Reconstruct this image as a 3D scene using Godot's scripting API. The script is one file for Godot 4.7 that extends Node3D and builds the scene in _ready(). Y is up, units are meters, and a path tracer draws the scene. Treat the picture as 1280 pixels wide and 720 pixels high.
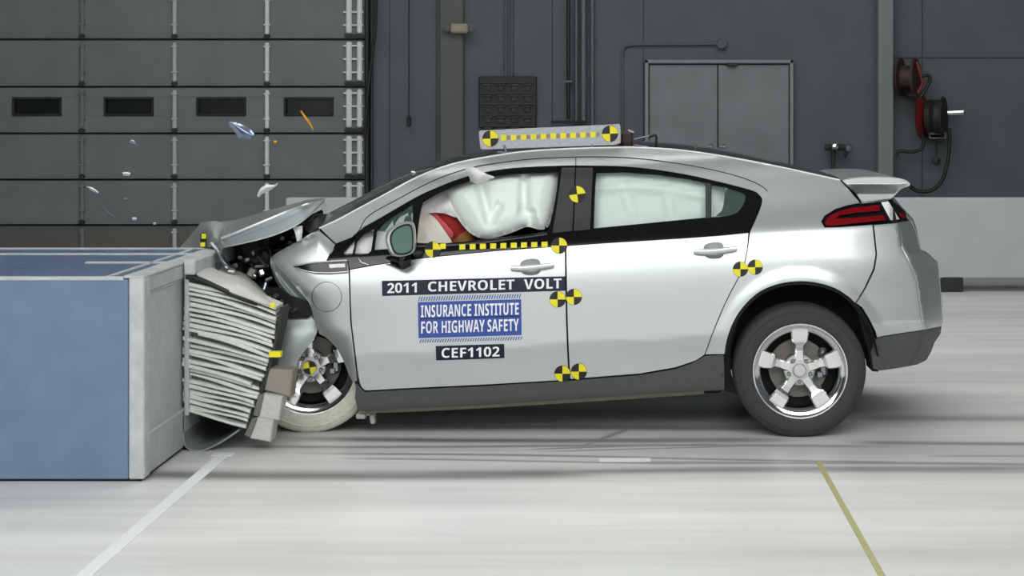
extends Node3D
# A frontal offset crash test in a hall. Everything stands in one metric space: the car's near flank lies in the plane z = -DC.

const F := 2200.0        # focal length in pixels of the 1280 x 720 frame
const U0 := 777.0        # the foot of the optical axis
const V0 := 137.0
const EYE := 1.645       # height of the camera
const DC := 8.78         # distance to the car's near flank
const ZC := -(DC + 0.894) # the car's centre plane
const DW := 18.18        # distance to the far wall

var M := {}
var rng := RandomNumberGenerator.new()
var car: Node3D


# ---------------------------------------------------------------- mesh building
class MB:
	var v := PackedVector3Array()
	var n := PackedVector3Array()
	var t := PackedVector2Array()

	func tri(a: Vector3, b: Vector3, c: Vector3, na: Vector3, nb: Vector3, nc: Vector3) -> void:
		var g := (b - a).cross(c - a)
		if g.length_squared() < 1e-16:
			return
		if g.dot(na + nb + nc) > 0.0:
			v.append(a); v.append(c); v.append(b)
			n.append(na); n.append(nc); n.append(nb)
		else:
			v.append(a); v.append(b); v.append(c)
			n.append(na); n.append(nb); n.append(nc)

	func flat(a: Vector3, b: Vector3, c: Vector3, out: Vector3) -> void:
		var g := (b - a).cross(c - a).normalized()
		if g.dot(out) < 0.0:
			g = -g
		tri(a, b, c, g, g, g)

	func quad(a: Vector3, b: Vector3, c: Vector3, d: Vector3, out: Vector3) -> void:
		flat(a, b, c, out)
		flat(a, c, d, out)

	func box(at: Vector3, size: Vector3, bas := Basis.IDENTITY, bev := 0.004) -> void:
		var h := size * 0.5
		var e := minf(bev, minf(h.x, minf(h.y, h.z)) * 0.6)
		var p := []
		# three corner points per corner, one on each face
		for k in 8:
			var s := Vector3(1 if k & 1 else -1, 1 if k & 2 else -1, 1 if k & 4 else -1)
			var q := []
			for ax in 3:
				var c := h - Vector3(e, e, e)
				c[ax] = h[ax]
				q.append(at + bas * (c * s))
			p.append(q)
		for ax in 3:
			var b1 := 1 << ((ax + 1) % 3)
			var b2 := 1 << ((ax + 2) % 3)
			for sgn in 2:
				var b0 := (1 << ax) * sgn
				var o := Vector3.ZERO
				o[ax] = 1.0 if sgn else -1.0
				quad(p[b0][ax], p[b0 | b1][ax], p[b0 | b1 | b2][ax], p[b0 | b2][ax], bas * o)
		for ax in 3:
			var a1 := (ax + 1) % 3
			var a2 := (ax + 2) % 3
			for s1 in 2:
				for s2 in 2:
					var k0 := (1 << a1) * s1 | (1 << a2) * s2
					var k1 := k0 | 1 << ax
					var o := Vector3.ZERO
					o[a1] = 1.0 if s1 else -1.0
					o[a2] = 1.0 if s2 else -1.0
					quad(p[k0][a1], p[k1][a1], p[k1][a2], p[k0][a2], bas * o)
		for k in 8:
			var s := Vector3(1 if k & 1 else -1, 1 if k & 2 else -1, 1 if k & 4 else -1)
			flat(p[k][0], p[k][1], p[k][2], bas * s)

	func span(a: Vector3, b: Vector3, bev := 0.004) -> void:   # a box between two corners
		box((a + b) * 0.5, (b - a).abs(), Basis.IDENTITY, bev)

	func bar(a: Vector3, b: Vector3, w: float, h: float, up := Vector3.UP, bev := 0.003) -> void:
		var x := (b - a).normalized()
		var z := x.cross(up).normalized()
		box((a + b) * 0.5, Vector3(a.distance_to(b), h, w), Basis(x, z.cross(x), z), bev)

	func tube(pts: PackedVector3Array, r: float, sides := 10, r1 := -1.0) -> void:
		var m := pts.size()
		var ref := Vector3.UP if absf((pts[m - 1] - pts[0]).normalized().y) < 0.9 else Vector3.RIGHT
		var rings := []
		for i in m:
			var d := (pts[mini(i + 1, m - 1)] - pts[maxi(i - 1, 0)]).normalized()
			var x := ref.cross(d).normalized()
			if x.length() < 0.5:
				x = Vector3.RIGHT
			var y := d.cross(x).normalized()
			ref = y
			var rr := r if r1 < 0.0 else lerpf(r, r1, float(i) / (m - 1))
			var ring := []
			for k in sides:
				var a := TAU * k / sides
				var nn := x * cos(a) + y * sin(a)
				ring.append([pts[i] + nn * rr, nn])
			rings.append(ring)
		for i in m - 1:
			for k in sides:
				var q = [rings[i][k], rings[i][(k + 1) % sides], rings[i + 1][(k + 1) % sides], rings[i + 1][k]]
				tri(q[0][0], q[1][0], q[2][0], q[0][1], q[1][1], q[2][1])
				tri(q[0][0], q[2][0], q[3][0], q[0][1], q[2][1], q[3][1])
		for e in 2:
			var ring = rings[0] if e == 0 else rings[m - 1]
			var out: Vector3 = (pts[0] - pts[1]) if e == 0 else (pts[m - 1] - pts[m - 2])
			for k in range(1, sides - 1):
				flat(ring[0][0], ring[k][0], ring[k + 1][0], out)

	# profile of (radius, height along axis); bas.z is the axis
	func lathe(prof: PackedVector2Array, at: Vector3, bas := Basis.IDENTITY, seg := 40, a0 := 0.0, a1 := TAU) -> void:
		for i in prof.size() - 1:
			var d := prof[i + 1] - prof[i]
			if d.length() < 1e-6:
				continue
			var pn := Vector2(d.y, -d.x).normalized()
			# smooth where the profile bends little
			var n0 := pn
			var n1 := pn
			if i > 0:
				var e := prof[i] - prof[i - 1]
				var en := Vector2(e.y, -e.x).normalized()
				if en.dot(pn) > 0.75:
					n0 = (en + pn).normalized()
			if i < prof.size() - 2:
				var e := prof[i + 2] - prof[i + 1]
				var en := Vector2(e.y, -e.x).normalized()
				if en.dot(pn) > 0.75:
					n1 = (en + pn).normalized()
			for k in seg:
				var p := []
				for ang in [a0 + (a1 - a0) * k / seg, a0 + (a1 - a0) * (k + 1) / seg]:
					var c := cos(ang)
					var s := sin(ang)
					p.append([at + bas * Vector3(prof[i].x * c, prof[i].x * s, prof[i].y), bas * Vector3(n0.x * c, n0.x * s, n0.y)])
					p.append([at + bas * Vector3(prof[i + 1].x * c, prof[i + 1].x * s, prof[i + 1].y), bas * Vector3(n1.x * c, n1.x * s, n1.y)])
				tri(p[0][0], p[1][0], p[3][0], p[0][1], p[1][1], p[3][1])
				tri(p[0][0], p[3][0], p[2][0], p[0][1], p[3][1], p[2][1])

	# a closed outline lying in the plane of bas.x and bas.y, pushed along bas.z from z0 to z1 with bevelled rims
	func prism(poly: PackedVector2Array, at: Vector3, bas: Basis, z0: float, z1: float, bev := 0.0) -> void:
		var m := poly.size()
		var ins := PackedVector2Array()
		for i in m:
			var a := (poly[i] - poly[(i + m - 1) % m]).normalized()
			var b := (poly[(i + 1) % m] - poly[i]).normalized()
			var na := Vector2(-a.y, a.x)
			var nb := Vector2(-b.y, b.x)
			var q := (na + nb).normalized()
			var k := bev / maxf(0.35, q.dot(na))
			ins.append(poly[i] + q * k * (1.0 if _area(poly) > 0.0 else -1.0))
		var idx := Geometry2D.triangulate_polygon(ins)
		for k in range(0, idx.size(), 3):
			for z in [z0, z1]:
				var o := bas.z * (1.0 if (z == z1) == (z1 > z0) else -1.0)
				flat(at + bas * Vector3(ins[idx[k]].x, ins[idx[k]].y, z), at + bas * Vector3(ins[idx[k + 1]].x, ins[idx[k + 1]].y, z), at + bas * Vector3(ins[idx[k + 2]].x, ins[idx[k + 2]].y, z), o)
		var s := signf(z1 - z0) * bev
		var mid := Vector2.ZERO
		for i in m:
			var j := (i + 1) % m
			var e := poly[j] - poly[i]
			var on := Vector2(e.y, -e.x) * (1.0 if _area(poly) > 0.0 else -1.0)
			var o := bas * Vector3(on.x, on.y, 0)
			var A := at + bas * Vector3(poly[i].x, poly[i].y, z0 + s)
			var B := at + bas * Vector3(poly[j].x, poly[j].y, z0 + s)
			var C := at + bas * Vector3(poly[j].x, poly[j].y, z1 - s)
			var D := at + bas * Vector3(poly[i].x, poly[i].y, z1 - s)
			quad(A, B, C, D, o)
			if bev > 0.0:
				quad(D, C, at + bas * Vector3(ins[j].x, ins[j].y, z1), at + bas * Vector3(ins[i].x, ins[i].y, z1), o)
				quad(A, B, at + bas * Vector3(ins[j].x, ins[j].y, z0), at + bas * Vector3(ins[i].x, ins[i].y, z0), o)

	static func _area(p: PackedVector2Array) -> float:
		var s := 0.0
		for i in p.size():
			s += p[i].cross(p[(i + 1) % p.size()])
		return s

	# rows of points (same length each) joined into a sheet of some thickness; facing says which side is out
	func sheet(rows: Array, thick: float, facing: Vector3) -> void:
		var R := rows.size()
		var K: int = rows[0].size()
		var N := []
		for i in R:
			var nr := PackedVector3Array()
			for k in K:
				var du: Vector3 = rows[i][mini(k + 1, K - 1)] - rows[i][maxi(k - 1, 0)]
				var dv: Vector3 = rows[mini(i + 1, R - 1)][k] - rows[maxi(i - 1, 0)][k]
				var q := du.cross(dv).normalized()
				nr.append(q)
			N.append(nr)
		var sum := Vector3.ZERO
		for i in R:
			for k in K:
				sum += N[i][k]
		var sg := 1.0 if sum.dot(facing) >= 0.0 else -1.0
		for i in R:
			for k in K:
				N[i][k] *= sg
		for i in R - 1:
			for k in K - 1:
				var a: Vector3 = rows[i][k]; var b: Vector3 = rows[i][k + 1]; var c: Vector3 = rows[i + 1][k + 1]; var d: Vector3 = rows[i + 1][k]
				var na: Vector3 = N[i][k]; var nb: Vector3 = N[i][k + 1]; var nc: Vector3 = N[i + 1][k + 1]; var nd: Vector3 = N[i + 1][k]
				tri(a, b, c, na, nb, nc)
				tri(a, c, d, na, nc, nd)
				if thick > 0.0:
					tri(a - na * thick, b - nb * thick, c - nc * thick, -na, -nb, -nc)
					tri(a - na * thick, c - nc * thick, d - nd * thick, -na, -nc, -nd)
		if thick > 0.0:
			for i in R - 1:
				for k in [0, K - 1]:
					var o: Vector3 = rows[i][k] - rows[i][K - 1 - k]
					quad(rows[i][k], rows[i + 1][k], rows[i + 1][k] - N[i + 1][k] * thick, rows[i][k] - N[i][k] * thick, o)
			for k in K - 1:
				for i in [0, R - 1]:
					var o: Vector3 = rows[i][k] - rows[R - 1 - i][k]
					quad(rows[i][k], rows[i][k + 1], rows[i][k + 1] - N[i][k + 1] * thick, rows[i][k] - N[i][k] * thick, o)

	func mirrored(zc: float) -> MB:
		var o := MB.new()
		for i in range(0, v.size(), 3):
			for k in [0, 2, 1]:
				var p := v[i + k]
				var q := n[i + k]
				o.v.append(Vector3(p.x, p.y, 2.0 * zc - p.z))
				o.n.append(Vector3(q.x, q.y, -q.z))
		return o

	func mesh() -> ArrayMesh:
		var a := []
		a.resize(Mesh.ARRAY_MAX)
		a[Mesh.ARRAY_VERTEX] = v
		a[Mesh.ARRAY_NORMAL] = n
		if t.size() == v.size() and t.size():
			a[Mesh.ARRAY_TEX_UV] = t
		var m := ArrayMesh.new()
		m.add_surface_from_arrays(Mesh.PRIMITIVE_TRIANGLES, a)
		return m


# ---------------------------------------------------------------- scene tree helpers
var taken := {}

func numbered(called: String) -> String:
	var k: int = taken.get(called, 0)
	taken[called] = k + 1
	return called if k == 0 else "%s_%03d" % [called, k]


func tag(o: Node3D, label := "", category := "", group := "", kind := "") -> Node3D:
	for p in [["label", label], ["category", category], ["group", group], ["kind", kind]]:
		if p[1]:
			o.set_meta(p[0], p[1])
	return o


func thing(called: String, label: String, category: String, at := Vector3.ZERO, group := "") -> Node3D:
	var o := Node3D.new()
	o.name = numbered(called)
	add_child(o, true)
	o.position = at
	return tag(o, label, category, group)


# one named mesh; world = the shape was laid out in the scene's own coordinates
func obj(called: String, mb: MB, m: Material, parent: Node3D = null, world := true) -> MeshInstance3D:
	var o := MeshInstance3D.new()
	o.material_override = m
	if parent == null:
		o.name = numbered(called)
		var lo := Vector3(1e9, 1e9, 1e9)
		var hi := -lo
		for p in mb.v:
			lo = lo.min(p)
			hi = hi.max(p)
		var at := Vector3((lo.x + hi.x) / 2.0, lo.y, (lo.z + hi.z) / 2.0)
		if world:
			for i in mb.v.size():
				mb.v[i] -= at
			o.position = at
		o.mesh = mb.mesh()
		add_child(o, true)
	else:
		o.name = called
		o.mesh = mb.mesh()
		parent.add_child(o, true)
		if world and parent.get_parent() == self and not parent is MeshInstance3D:
			o.position = -parent.position
		elif world and parent.get_parent() == self:
			o.position = -parent.position
	return o


func struct(called: String, mb: MB, m: Material, parent: Node3D = null) -> MeshInstance3D:
	var o := obj(called, mb, m, parent)
	if parent == null:
		o.set_meta("kind", "structure")
	return o


# ---------------------------------------------------------------- places
func P(u: float, v: float, d: float) -> Vector3:
	return Vector3((u - U0) * d / F, EYE - (v - V0) * d / F, -d)


func C(u: float, v: float, w: float) -> Vector3:
	return P(u, v, DC + w)


func far(p: Vector3) -> Vector3:
	return Vector3(p.x, p.y, 2.0 * ZC - p.z)


func hermite(tab: PackedVector2Array, x: float) -> float:
	var m := tab.size()
	if x <= tab[0].x:
		return tab[0].y
	if x >= tab[m - 1].x:
		return tab[m - 1].y
	var i := 0
	while tab[i + 1].x < x:
		i += 1
	var h := tab[i + 1].x - tab[i].x
	var d := (tab[i + 1].y - tab[i].y) / h
	var d0 := d
	var d1 := d
	if i > 0:
		var e := (tab[i].y - tab[i - 1].y) / (tab[i].x - tab[i - 1].x)
		d0 = 0.0 if e * d <= 0.0 else 2.0 * e * d / (e + d)
	if i < m - 2:
		var e := (tab[i + 2].y - tab[i + 1].y) / (tab[i + 2].x - tab[i + 1].x)
		d1 = 0.0 if e * d <= 0.0 else 2.0 * e * d / (e + d)
	var s := (x - tab[i].x) / h
	return tab[i].y * (1 + 2 * s) * (1 - s) * (1 - s) + h * d0 * s * (1 - s) * (1 - s) + tab[i + 1].y * s * s * (3 - 2 * s) - h * d1 * s * s * (1 - s)


func linear(tab: PackedVector2Array, x: float) -> float:
	for i in tab.size() - 1:
		if x <= tab[i + 1].x:
			return lerpf(tab[i].y, tab[i + 1].y, clampf((x - tab[i].x) / (tab[i + 1].x - tab[i].x), 0.0, 1.0))
	return tab[tab.size() - 1].y


# a flat list of numbers as points
func pts(a: Array) -> PackedVector2Array:
	var o := PackedVector2Array()
	for i in range(0, a.size(), 2):
		o.append(Vector2(a[i], a[i + 1]))
	return o


# Catmull-Rom through points, open or closed
func curve(a: PackedVector2Array, per := 6, closed := false) -> PackedVector2Array:
	var o := PackedVector2Array()
	var m := a.size()
	for i in (m if closed else m - 1):
		var p1 := a[i]
		var p2 := a[(i + 1) % m]
		var p0 := a[(i + m - 1) % m] if closed or i > 0 else p1 * 2.0 - p2
		var p3 := a[(i + 2) % m] if closed or i < m - 2 else p2 * 2.0 - p1
		for k in per:
			o.append(p1.cubic_interpolate(p2, p0, p3, float(k) / per))
	if not closed:
		o.append(a[m - 1])
	return o


func curve3(a: PackedVector3Array, per := 6) -> PackedVector3Array:
	var o := PackedVector3Array()
	var m := a.size()
	for i in m - 1:
		var p0 := a[i - 1] if i > 0 else a[0] * 2.0 - a[1]
		var p3 := a[i + 2] if i < m - 2 else a[m - 1] * 2.0 - a[m - 2]
		for k in per:
			o.append(a[i].cubic_interpolate(a[i + 1], p0, p3, float(k) / per))
	o.append(a[m - 1])
	return o


# rows of control points refined both ways
func refine(rows: Array, per := 5, per_row := 5) -> Array:
	var wide := []
	for r in rows:
		wide.append(curve3(PackedVector3Array(r), per))
	var o := []
	var K: int = wide[0].size()
	var cols := []
	for k in K:
		var c := PackedVector3Array()
		for r in wide:
			c.append(r[k])
		cols.append(curve3(c, per_row))
	for i in cols[0].size():
		var r := PackedVector3Array()
		for k in K:
			r.append(cols[k][i])
		o.append(r)
	return o


func even(poly: PackedVector2Array, step: float) -> PackedVector2Array:
	var o := PackedVector2Array()
	for i in poly.size():
		var a := poly[i]
		var b := poly[(i + 1) % poly.size()]
		var k := maxi(1, int(round(a.distance_to(b) / step)))
		for j in k:
			var q := a.lerp(b, float(j) / k)
			if o.is_empty() or o[o.size() - 1].distance_to(q) > 0.25:
				o.append(q)
	return o


func largest(list: Array) -> PackedVector2Array:
	var best := PackedVector2Array()
	for p in list:
		if absf(MB._area(p)) > absf(MB._area(best)):
			best = p
	return best


# a pressed panel: an outline in the side view whose depth comes from wf, with a turned-in rim
func panel(outline: PackedVector2Array, wf: Callable, step := 7.0, holes := [], rim := 0.025, gap := 0.6) -> MB:
	var mb := MB.new()
	var out := largest(Geometry2D.offset_polygon(outline, -gap)) if gap > 0.0 else outline
	out = even(out, step * 0.7)
	var loops := [out]
	var cuts := []
	for h in holes:
		var c := even(h, step * 0.6)
		cuts.append(c)
		loops.append(c)
	var all := PackedVector2Array()
	for l in loops:
		all.append_array(l)
	var inner := Geometry2D.offset_polygon(out, -step * 0.45)
	var lo := out[0]
	var hi := out[0]
	for p in out:
		lo = lo.min(p)
		hi = hi.max(p)
	var row := 0
	var y := lo.y + step * 0.4
	while y < hi.y:
		var x := lo.x + step * (0.3 if row % 2 else 0.8)
		while x < hi.x:
			var q := Vector2(x + 0.013 * row, y + 0.0007 * x)
			for poly in inner:
				if Geometry2D.is_point_in_polygon(q, poly):
					var ok := true
					for c in cuts:
						if Geometry2D.is_point_in_polygon(q, c):
							ok = false
						else:
							for e in c:
								if e.distance_squared_to(q) < step * step * 0.16:
									ok = false
									break
					if ok:
						all.append(q)
					break
			x += step
		y += step * 0.87
		row += 1
	var idx := Geometry2D.triangulate_delaunay(all)
	var pos := PackedVector3Array()
	var nor := PackedVector3Array()
	for q in all:
		pos.append(C(q.x, q.y, wf.call(q.x, q.y)))
		var du := C(q.x + 0.6, q.y, wf.call(q.x + 0.6, q.y)) - C(q.x - 0.6, q.y, wf.call(q.x - 0.6, q.y))
		var dv := C(q.x, q.y + 0.6, wf.call(q.x, q.y + 0.6)) - C(q.x, q.y - 0.6, wf.call(q.x, q.y - 0.6))
		var nn := du.cross(dv).normalized()
		nor.append(nn if nn.z > 0.0 else -nn)
	for k in range(0, idx.size(), 3):
		var a := idx[k]
		var b := idx[k + 1]
		var c := idx[k + 2]
		var mid := (all[a] + all[b] + all[c]) / 3.0
		if not Geometry2D.is_point_in_polygon(mid, out):
			continue
		var cut := false
		for h in cuts:
			if Geometry2D.is_point_in_polygon(mid, h):
				cut = true
		if not cut:
			mb.tri(pos[a], pos[b], pos[c], nor[a], nor[b], nor[c])
	if rim > 0.0:
		var start := 0
		for li in loops.size():
			var m: int = loops[li].size()
			var sg := 1.0 if (MB._area(loops[li]) > 0.0) != (li > 0) else -1.0
			for i in m:
				var j := (i + 1) % m
				var A := pos[start + i]
				var B := pos[start + j]
				var e: Vector2 = loops[li][j] - loops[li][i]
				mb.quad(A, B, B - Vector3(0, 0, rim), A - Vector3(0, 0, rim), Vector3(e.y, e.x, 0) * sg)
			start += m
	return mb


func circle(u: float, v: float, r: float, k := 36, a0 := 0.0, a1 := TAU) -> PackedVector2Array:
	var o := PackedVector2Array()
	for i in k:
		var a := a0 + (a1 - a0) * i / (k if a1 - a0 > 6.28 else k - 1)
		o.append(Vector2(u + r * cos(a), v + r * sin(a)))
	return o


# ---------------------------------------------------------------- materials
func mat(c: Color, rough := 0.6, metal := 0.0) -> StandardMaterial3D:
	var m := StandardMaterial3D.new()
	m.albedo_color = c
	m.roughness = rough
	m.metallic = metal
	return m


func rgb(r: int, g: int, b: int) -> Color:
	return Color(r / 255.0, g / 255.0, b / 255.0)


func grain(m: StandardMaterial3D, freq: float, lo: Color, hi: Color, scale := Vector3.ONE, bump := 0.0, seed_ := 1) -> StandardMaterial3D:
	var nz := FastNoiseLite.new()
	nz.seed = seed_
	nz.frequency = freq
	nz.fractal_octaves = 4
	var im := nz.get_seamless_image(256, 256)
	im.convert(Image.FORMAT_RGB8)
	var o := Image.create(256, 256, false, Image.FORMAT_RGB8)
	for y in 256:
		for x in 256:
			o.set_pixel(x, y, lo.lerp(hi, im.get_pixel(x, y).r))
	m.albedo_color = Color.WHITE
	m.albedo_texture = ImageTexture.create_from_image(o)
	m.uv1_triplanar = true
	m.uv1_world_triplanar = true
	m.uv1_scale = scale
	if bump > 0.0:
		im.bump_map_to_normal_map(bump)
		m.normal_enabled = true
		m.normal_texture = ImageTexture.create_from_image(im)
	return m


func materials() -> void:
	var p := mat(rgb(204, 210, 212), 0.3, 0.62)
	p.clearcoat_enabled = true
	p.clearcoat = 0.7
	p.clearcoat_roughness = 0.06
	M.paint = p
	M.dull_paint = mat(rgb(170, 178, 178), 0.45, 0.5)
	M.gloss_black = mat(rgb(14, 14, 16), 0.12)
	M.trim_black = mat(rgb(62, 60, 63), 0.35)
	M.black = mat(rgb(12, 12, 13), 0.8)
	M.plastic = grain(mat(Color.WHITE, 0.55), 0.05, rgb(72, 73, 76), rgb(84, 85, 88), Vector3(3, 3, 3), 0.0, 3)
	M.dark = mat(rgb(24, 25, 28), 0.7)
	M.rubber = grain(mat(Color.WHITE, 0.75), 0.04, rgb(48, 48, 50), rgb(60, 60, 62), Vector3(4, 4, 4), 0.0, 5)
	M.dusty_rubber = grain(mat(Color.WHITE, 0.85), 0.03, rgb(196, 194, 180), rgb(226, 225, 214), Vector3(3, 9, 3), 0.0, 6)
	M.chrome = mat(rgb(225, 226, 228), 0.1, 1.0)
	M.alloy = mat(rgb(150, 154, 162), 0.25, 0.9)
	M.iron = mat(rgb(120, 116, 110), 0.5, 0.5)
	M.yellow = mat(rgb(236, 224, 40), 0.6)
	M.target_black = mat(rgb(28, 28, 26), 0.6)
	M.navy = mat(rgb(10, 13, 46), 0.6)
	M.blue = mat(rgb(48, 78, 160), 0.5)
	M.white = mat(rgb(240, 242, 246), 0.5)
	M.red_lens = mat(rgb(122, 6, 18), 0.15)
	M.bag = grain(mat(Color.WHITE, 0.85), 0.06, rgb(232, 243, 239), rgb(243, 251, 248), Vector3(5, 5, 5), 0.6, 8)
	M.bag_warm = mat(rgb(226, 220, 212), 0.85)
	M.bag_white = mat(rgb(238, 236, 240), 0.85)
	var g := mat(Color(0.7, 0.88, 0.83, 0.12), 0.03)
	g.transparency = BaseMaterial3D.TRANSPARENCY_ALPHA
	M.glass = g
	var ws := mat(Color(0.22, 0.29, 0.27, 0.8), 0.05)
	ws.transparency = BaseMaterial3D.TRANSPARENCY_ALPHA
	M.windshield = ws
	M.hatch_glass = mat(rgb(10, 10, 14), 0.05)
	M.mirror = mat(rgb(92, 122, 112), 0.2, 0.25)
	M.honeycomb = grain(mat(Color.WHITE, 0.5, 0.25), 0.05, rgb(206, 210, 206), rgb(230, 233, 227), Vector3(5, 9, 5), 0.0, 9)
	M.facing = grain(mat(Color.WHITE, 0.5, 0.2), 0.03, rgb(182, 184, 180), rgb(200, 202, 197), Vector3(3, 3, 3), 0.0, 10)
	M.steel = grain(mat(Color.WHITE, 0.55), 0.02, rgb(170, 176, 178), rgb(198, 203, 205), Vector3(1.5, 1.5, 1.5), 0.0, 11)
	M.steel_dark = grain(mat(Color.WHITE, 0.6), 0.025, rgb(170, 177, 180), rgb(186, 192, 194), Vector3(1.2, 1.2, 1.2), 0.0, 12)
	M.blue_paint = grain(mat(Color.WHITE, 0.5), 0.02, rgb(100, 122, 148), rgb(110, 133, 160), Vector3(0.9, 0.9, 0.9), 0.0, 13)
	M.blue_top = grain(mat(Color.WHITE, 0.4), 0.03, rgb(66, 88, 122), rgb(96, 118, 150), Vector3(0.6, 0.6, 4), 0.0, 14)
	M.wall = grain(mat(Color.WHITE, 0.8), 0.012, rgb(86, 91, 96), rgb(93, 98, 103), Vector3(0.5, 0.5, 0.5), 0.0, 15)
	M.wall_blue = grain(mat(Color.WHITE, 0.8), 0.012, rgb(114, 120, 132), rgb(122, 128, 140), Vector3(0.5, 0.5, 0.5), 0.0, 16)
	M.column = mat(rgb(96, 94, 96), 0.8)
	M.column_light = mat(rgb(124, 128, 131), 0.8)
	M.seam = mat(rgb(66, 70, 74), 0.8)
	M.roller = grain(mat(Color.WHITE, 0.7), 0.012, rgb(106, 112, 115), rgb(114, 120, 123), Vector3(0.6, 0.6, 0.6), 0.0, 17)
	M.stile = grain(mat(Color.WHITE, 0.5, 0.0), 0.06, rgb(190, 198, 200), rgb(240, 245, 245), Vector3(4, 4, 4), 0.0, 18)
	M.stile_dull = mat(rgb(116, 122, 124), 0.6, 0.2)
	M.pane = mat(rgb(22, 26, 28), 0.15)
	M.frame_dark = mat(rgb(38, 40, 42), 0.6)
	M.door = grain(mat(Color.WHITE, 0.55), 0.012, rgb(112, 120, 123), rgb(124, 132, 135), Vector3(0.6, 0.6, 0.6), 0.0, 19)
	M.door_frame = mat(rgb(132, 138, 141), 0.7)
	M.pipe = mat(rgb(98, 102, 106), 0.5, 0.3)
	M.low_wall = grain(mat(Color.WHITE, 0.8), 0.012, rgb(176, 181, 185), rgb(184, 189, 193), Vector3(0.6, 0.6, 0.6), 0.0, 20)
	M.cable = mat(rgb(30, 30, 32), 0.6)
	M.red_reel = mat(rgb(112, 18, 17), 0.5)
	M.brown_reel = mat(rgb(60, 44, 41), 0.6)
	M.wall_white = mat(rgb(206, 208, 208), 0.9)
	M.ceiling = mat(rgb(120, 122, 124), 0.9)
	M.shirt = mat(rgb(206, 92, 98), 0.9)
	M.red_shirt = mat(rgb(150, 32, 30), 0.9)
	M.dummy = mat(rgb(150, 100, 52), 0.7)
	M.interior = mat(rgb(60, 60, 62), 0.85)
	M.seat = mat(rgb(70, 68, 66), 0.9)
	M.orange = mat(rgb(240, 160, 20), 0.4)
	M.shard = mat(rgb(150, 166, 194), 0.2, 0.7)
	M.shard_white = mat(rgb(240, 242, 246), 0.4)
	M.grey_shard = mat(rgb(130, 134, 138), 0.6)
	M.line_white = grain(mat(Color.WHITE, 0.5), 0.05, rgb(228, 231, 233), rgb(242, 244, 245), Vector3(3, 3, 3), 0.0, 21)
	M.line_yellow = grain(mat(Color.WHITE, 0.6), 0.05, rgb(168, 165, 112), rgb(188, 184, 134), Vector3(3, 3, 3), 0.0, 22)
	M.board = grain(mat(Color.WHITE, 0.5, 0.3), 0.05, rgb(158, 163, 168), rgb(178, 183, 188), Vector3(4, 4, 4), 0.0, 23)
	M.brown = mat(rgb(140, 135, 126), 0.7)
	M.satin = mat(rgb(206, 206, 206), 0.35, 0.4)
	M.roller_low = mat(rgb(92, 90, 88), 0.7)
	M.stile_mid = mat(rgb(178, 184, 186), 0.5)
	M.beige = mat(rgb(150, 146, 128), 0.7)


# ---------------------------------------------------------------- the hall
func ceiling_light(at: Vector3, size: Vector2, energy: float, label: String, tint := Color.WHITE, tilt := 0.0) -> void:
	var o := thing("ceiling_light", label, "light", at, "overhead light banks")
	o.rotation.x = tilt
	var h := MB.new()
	h.box(Vector3(0, 0.12, 0), Vector3(size.x + 0.1, 0.16, size.y + 0.1), Basis.IDENTITY, 0.02)
	obj("housing", h, M.frame_dark, o, false)
	var d := MB.new()
	d.box(Vector3(0, 0.03, 0), Vector3(size.x, 0.03, size.y), Basis.IDENTITY, 0.005)
	var e := mat(Color.WHITE, 0.6)
	e.emission_enabled = true
	e.emission = tint
	e.emission_energy_multiplier = 4.0
	obj("diffuser", d, e, o, false)
	for s in [-1, 1]:
		var r := MB.new()
		r.tube(PackedVector3Array([Vector3(s * size.x * 0.4, 0.2, 0), Vector3(s * size.x * 0.4, 0.2, 0) + Basis(Vector3.RIGHT, -tilt) * Vector3(0, 6.8 - at.y, 0)]), 0.015, 6)
		obj("hanger", r, M.pipe, o, false)
	var l := AreaLight3D.new()
	l.name = "glow"
	l.area_size = size
	l.light_energy = energy
	l.light_color = tint
	l.area_range = 40.0
	l.area_attenuation = 2.0
	l.shadow_enabled = true
	l.position = Vector3(0, -0.01, 0)
	l.rotation.x = -PI / 2.0
	o.add_child(l)


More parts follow.
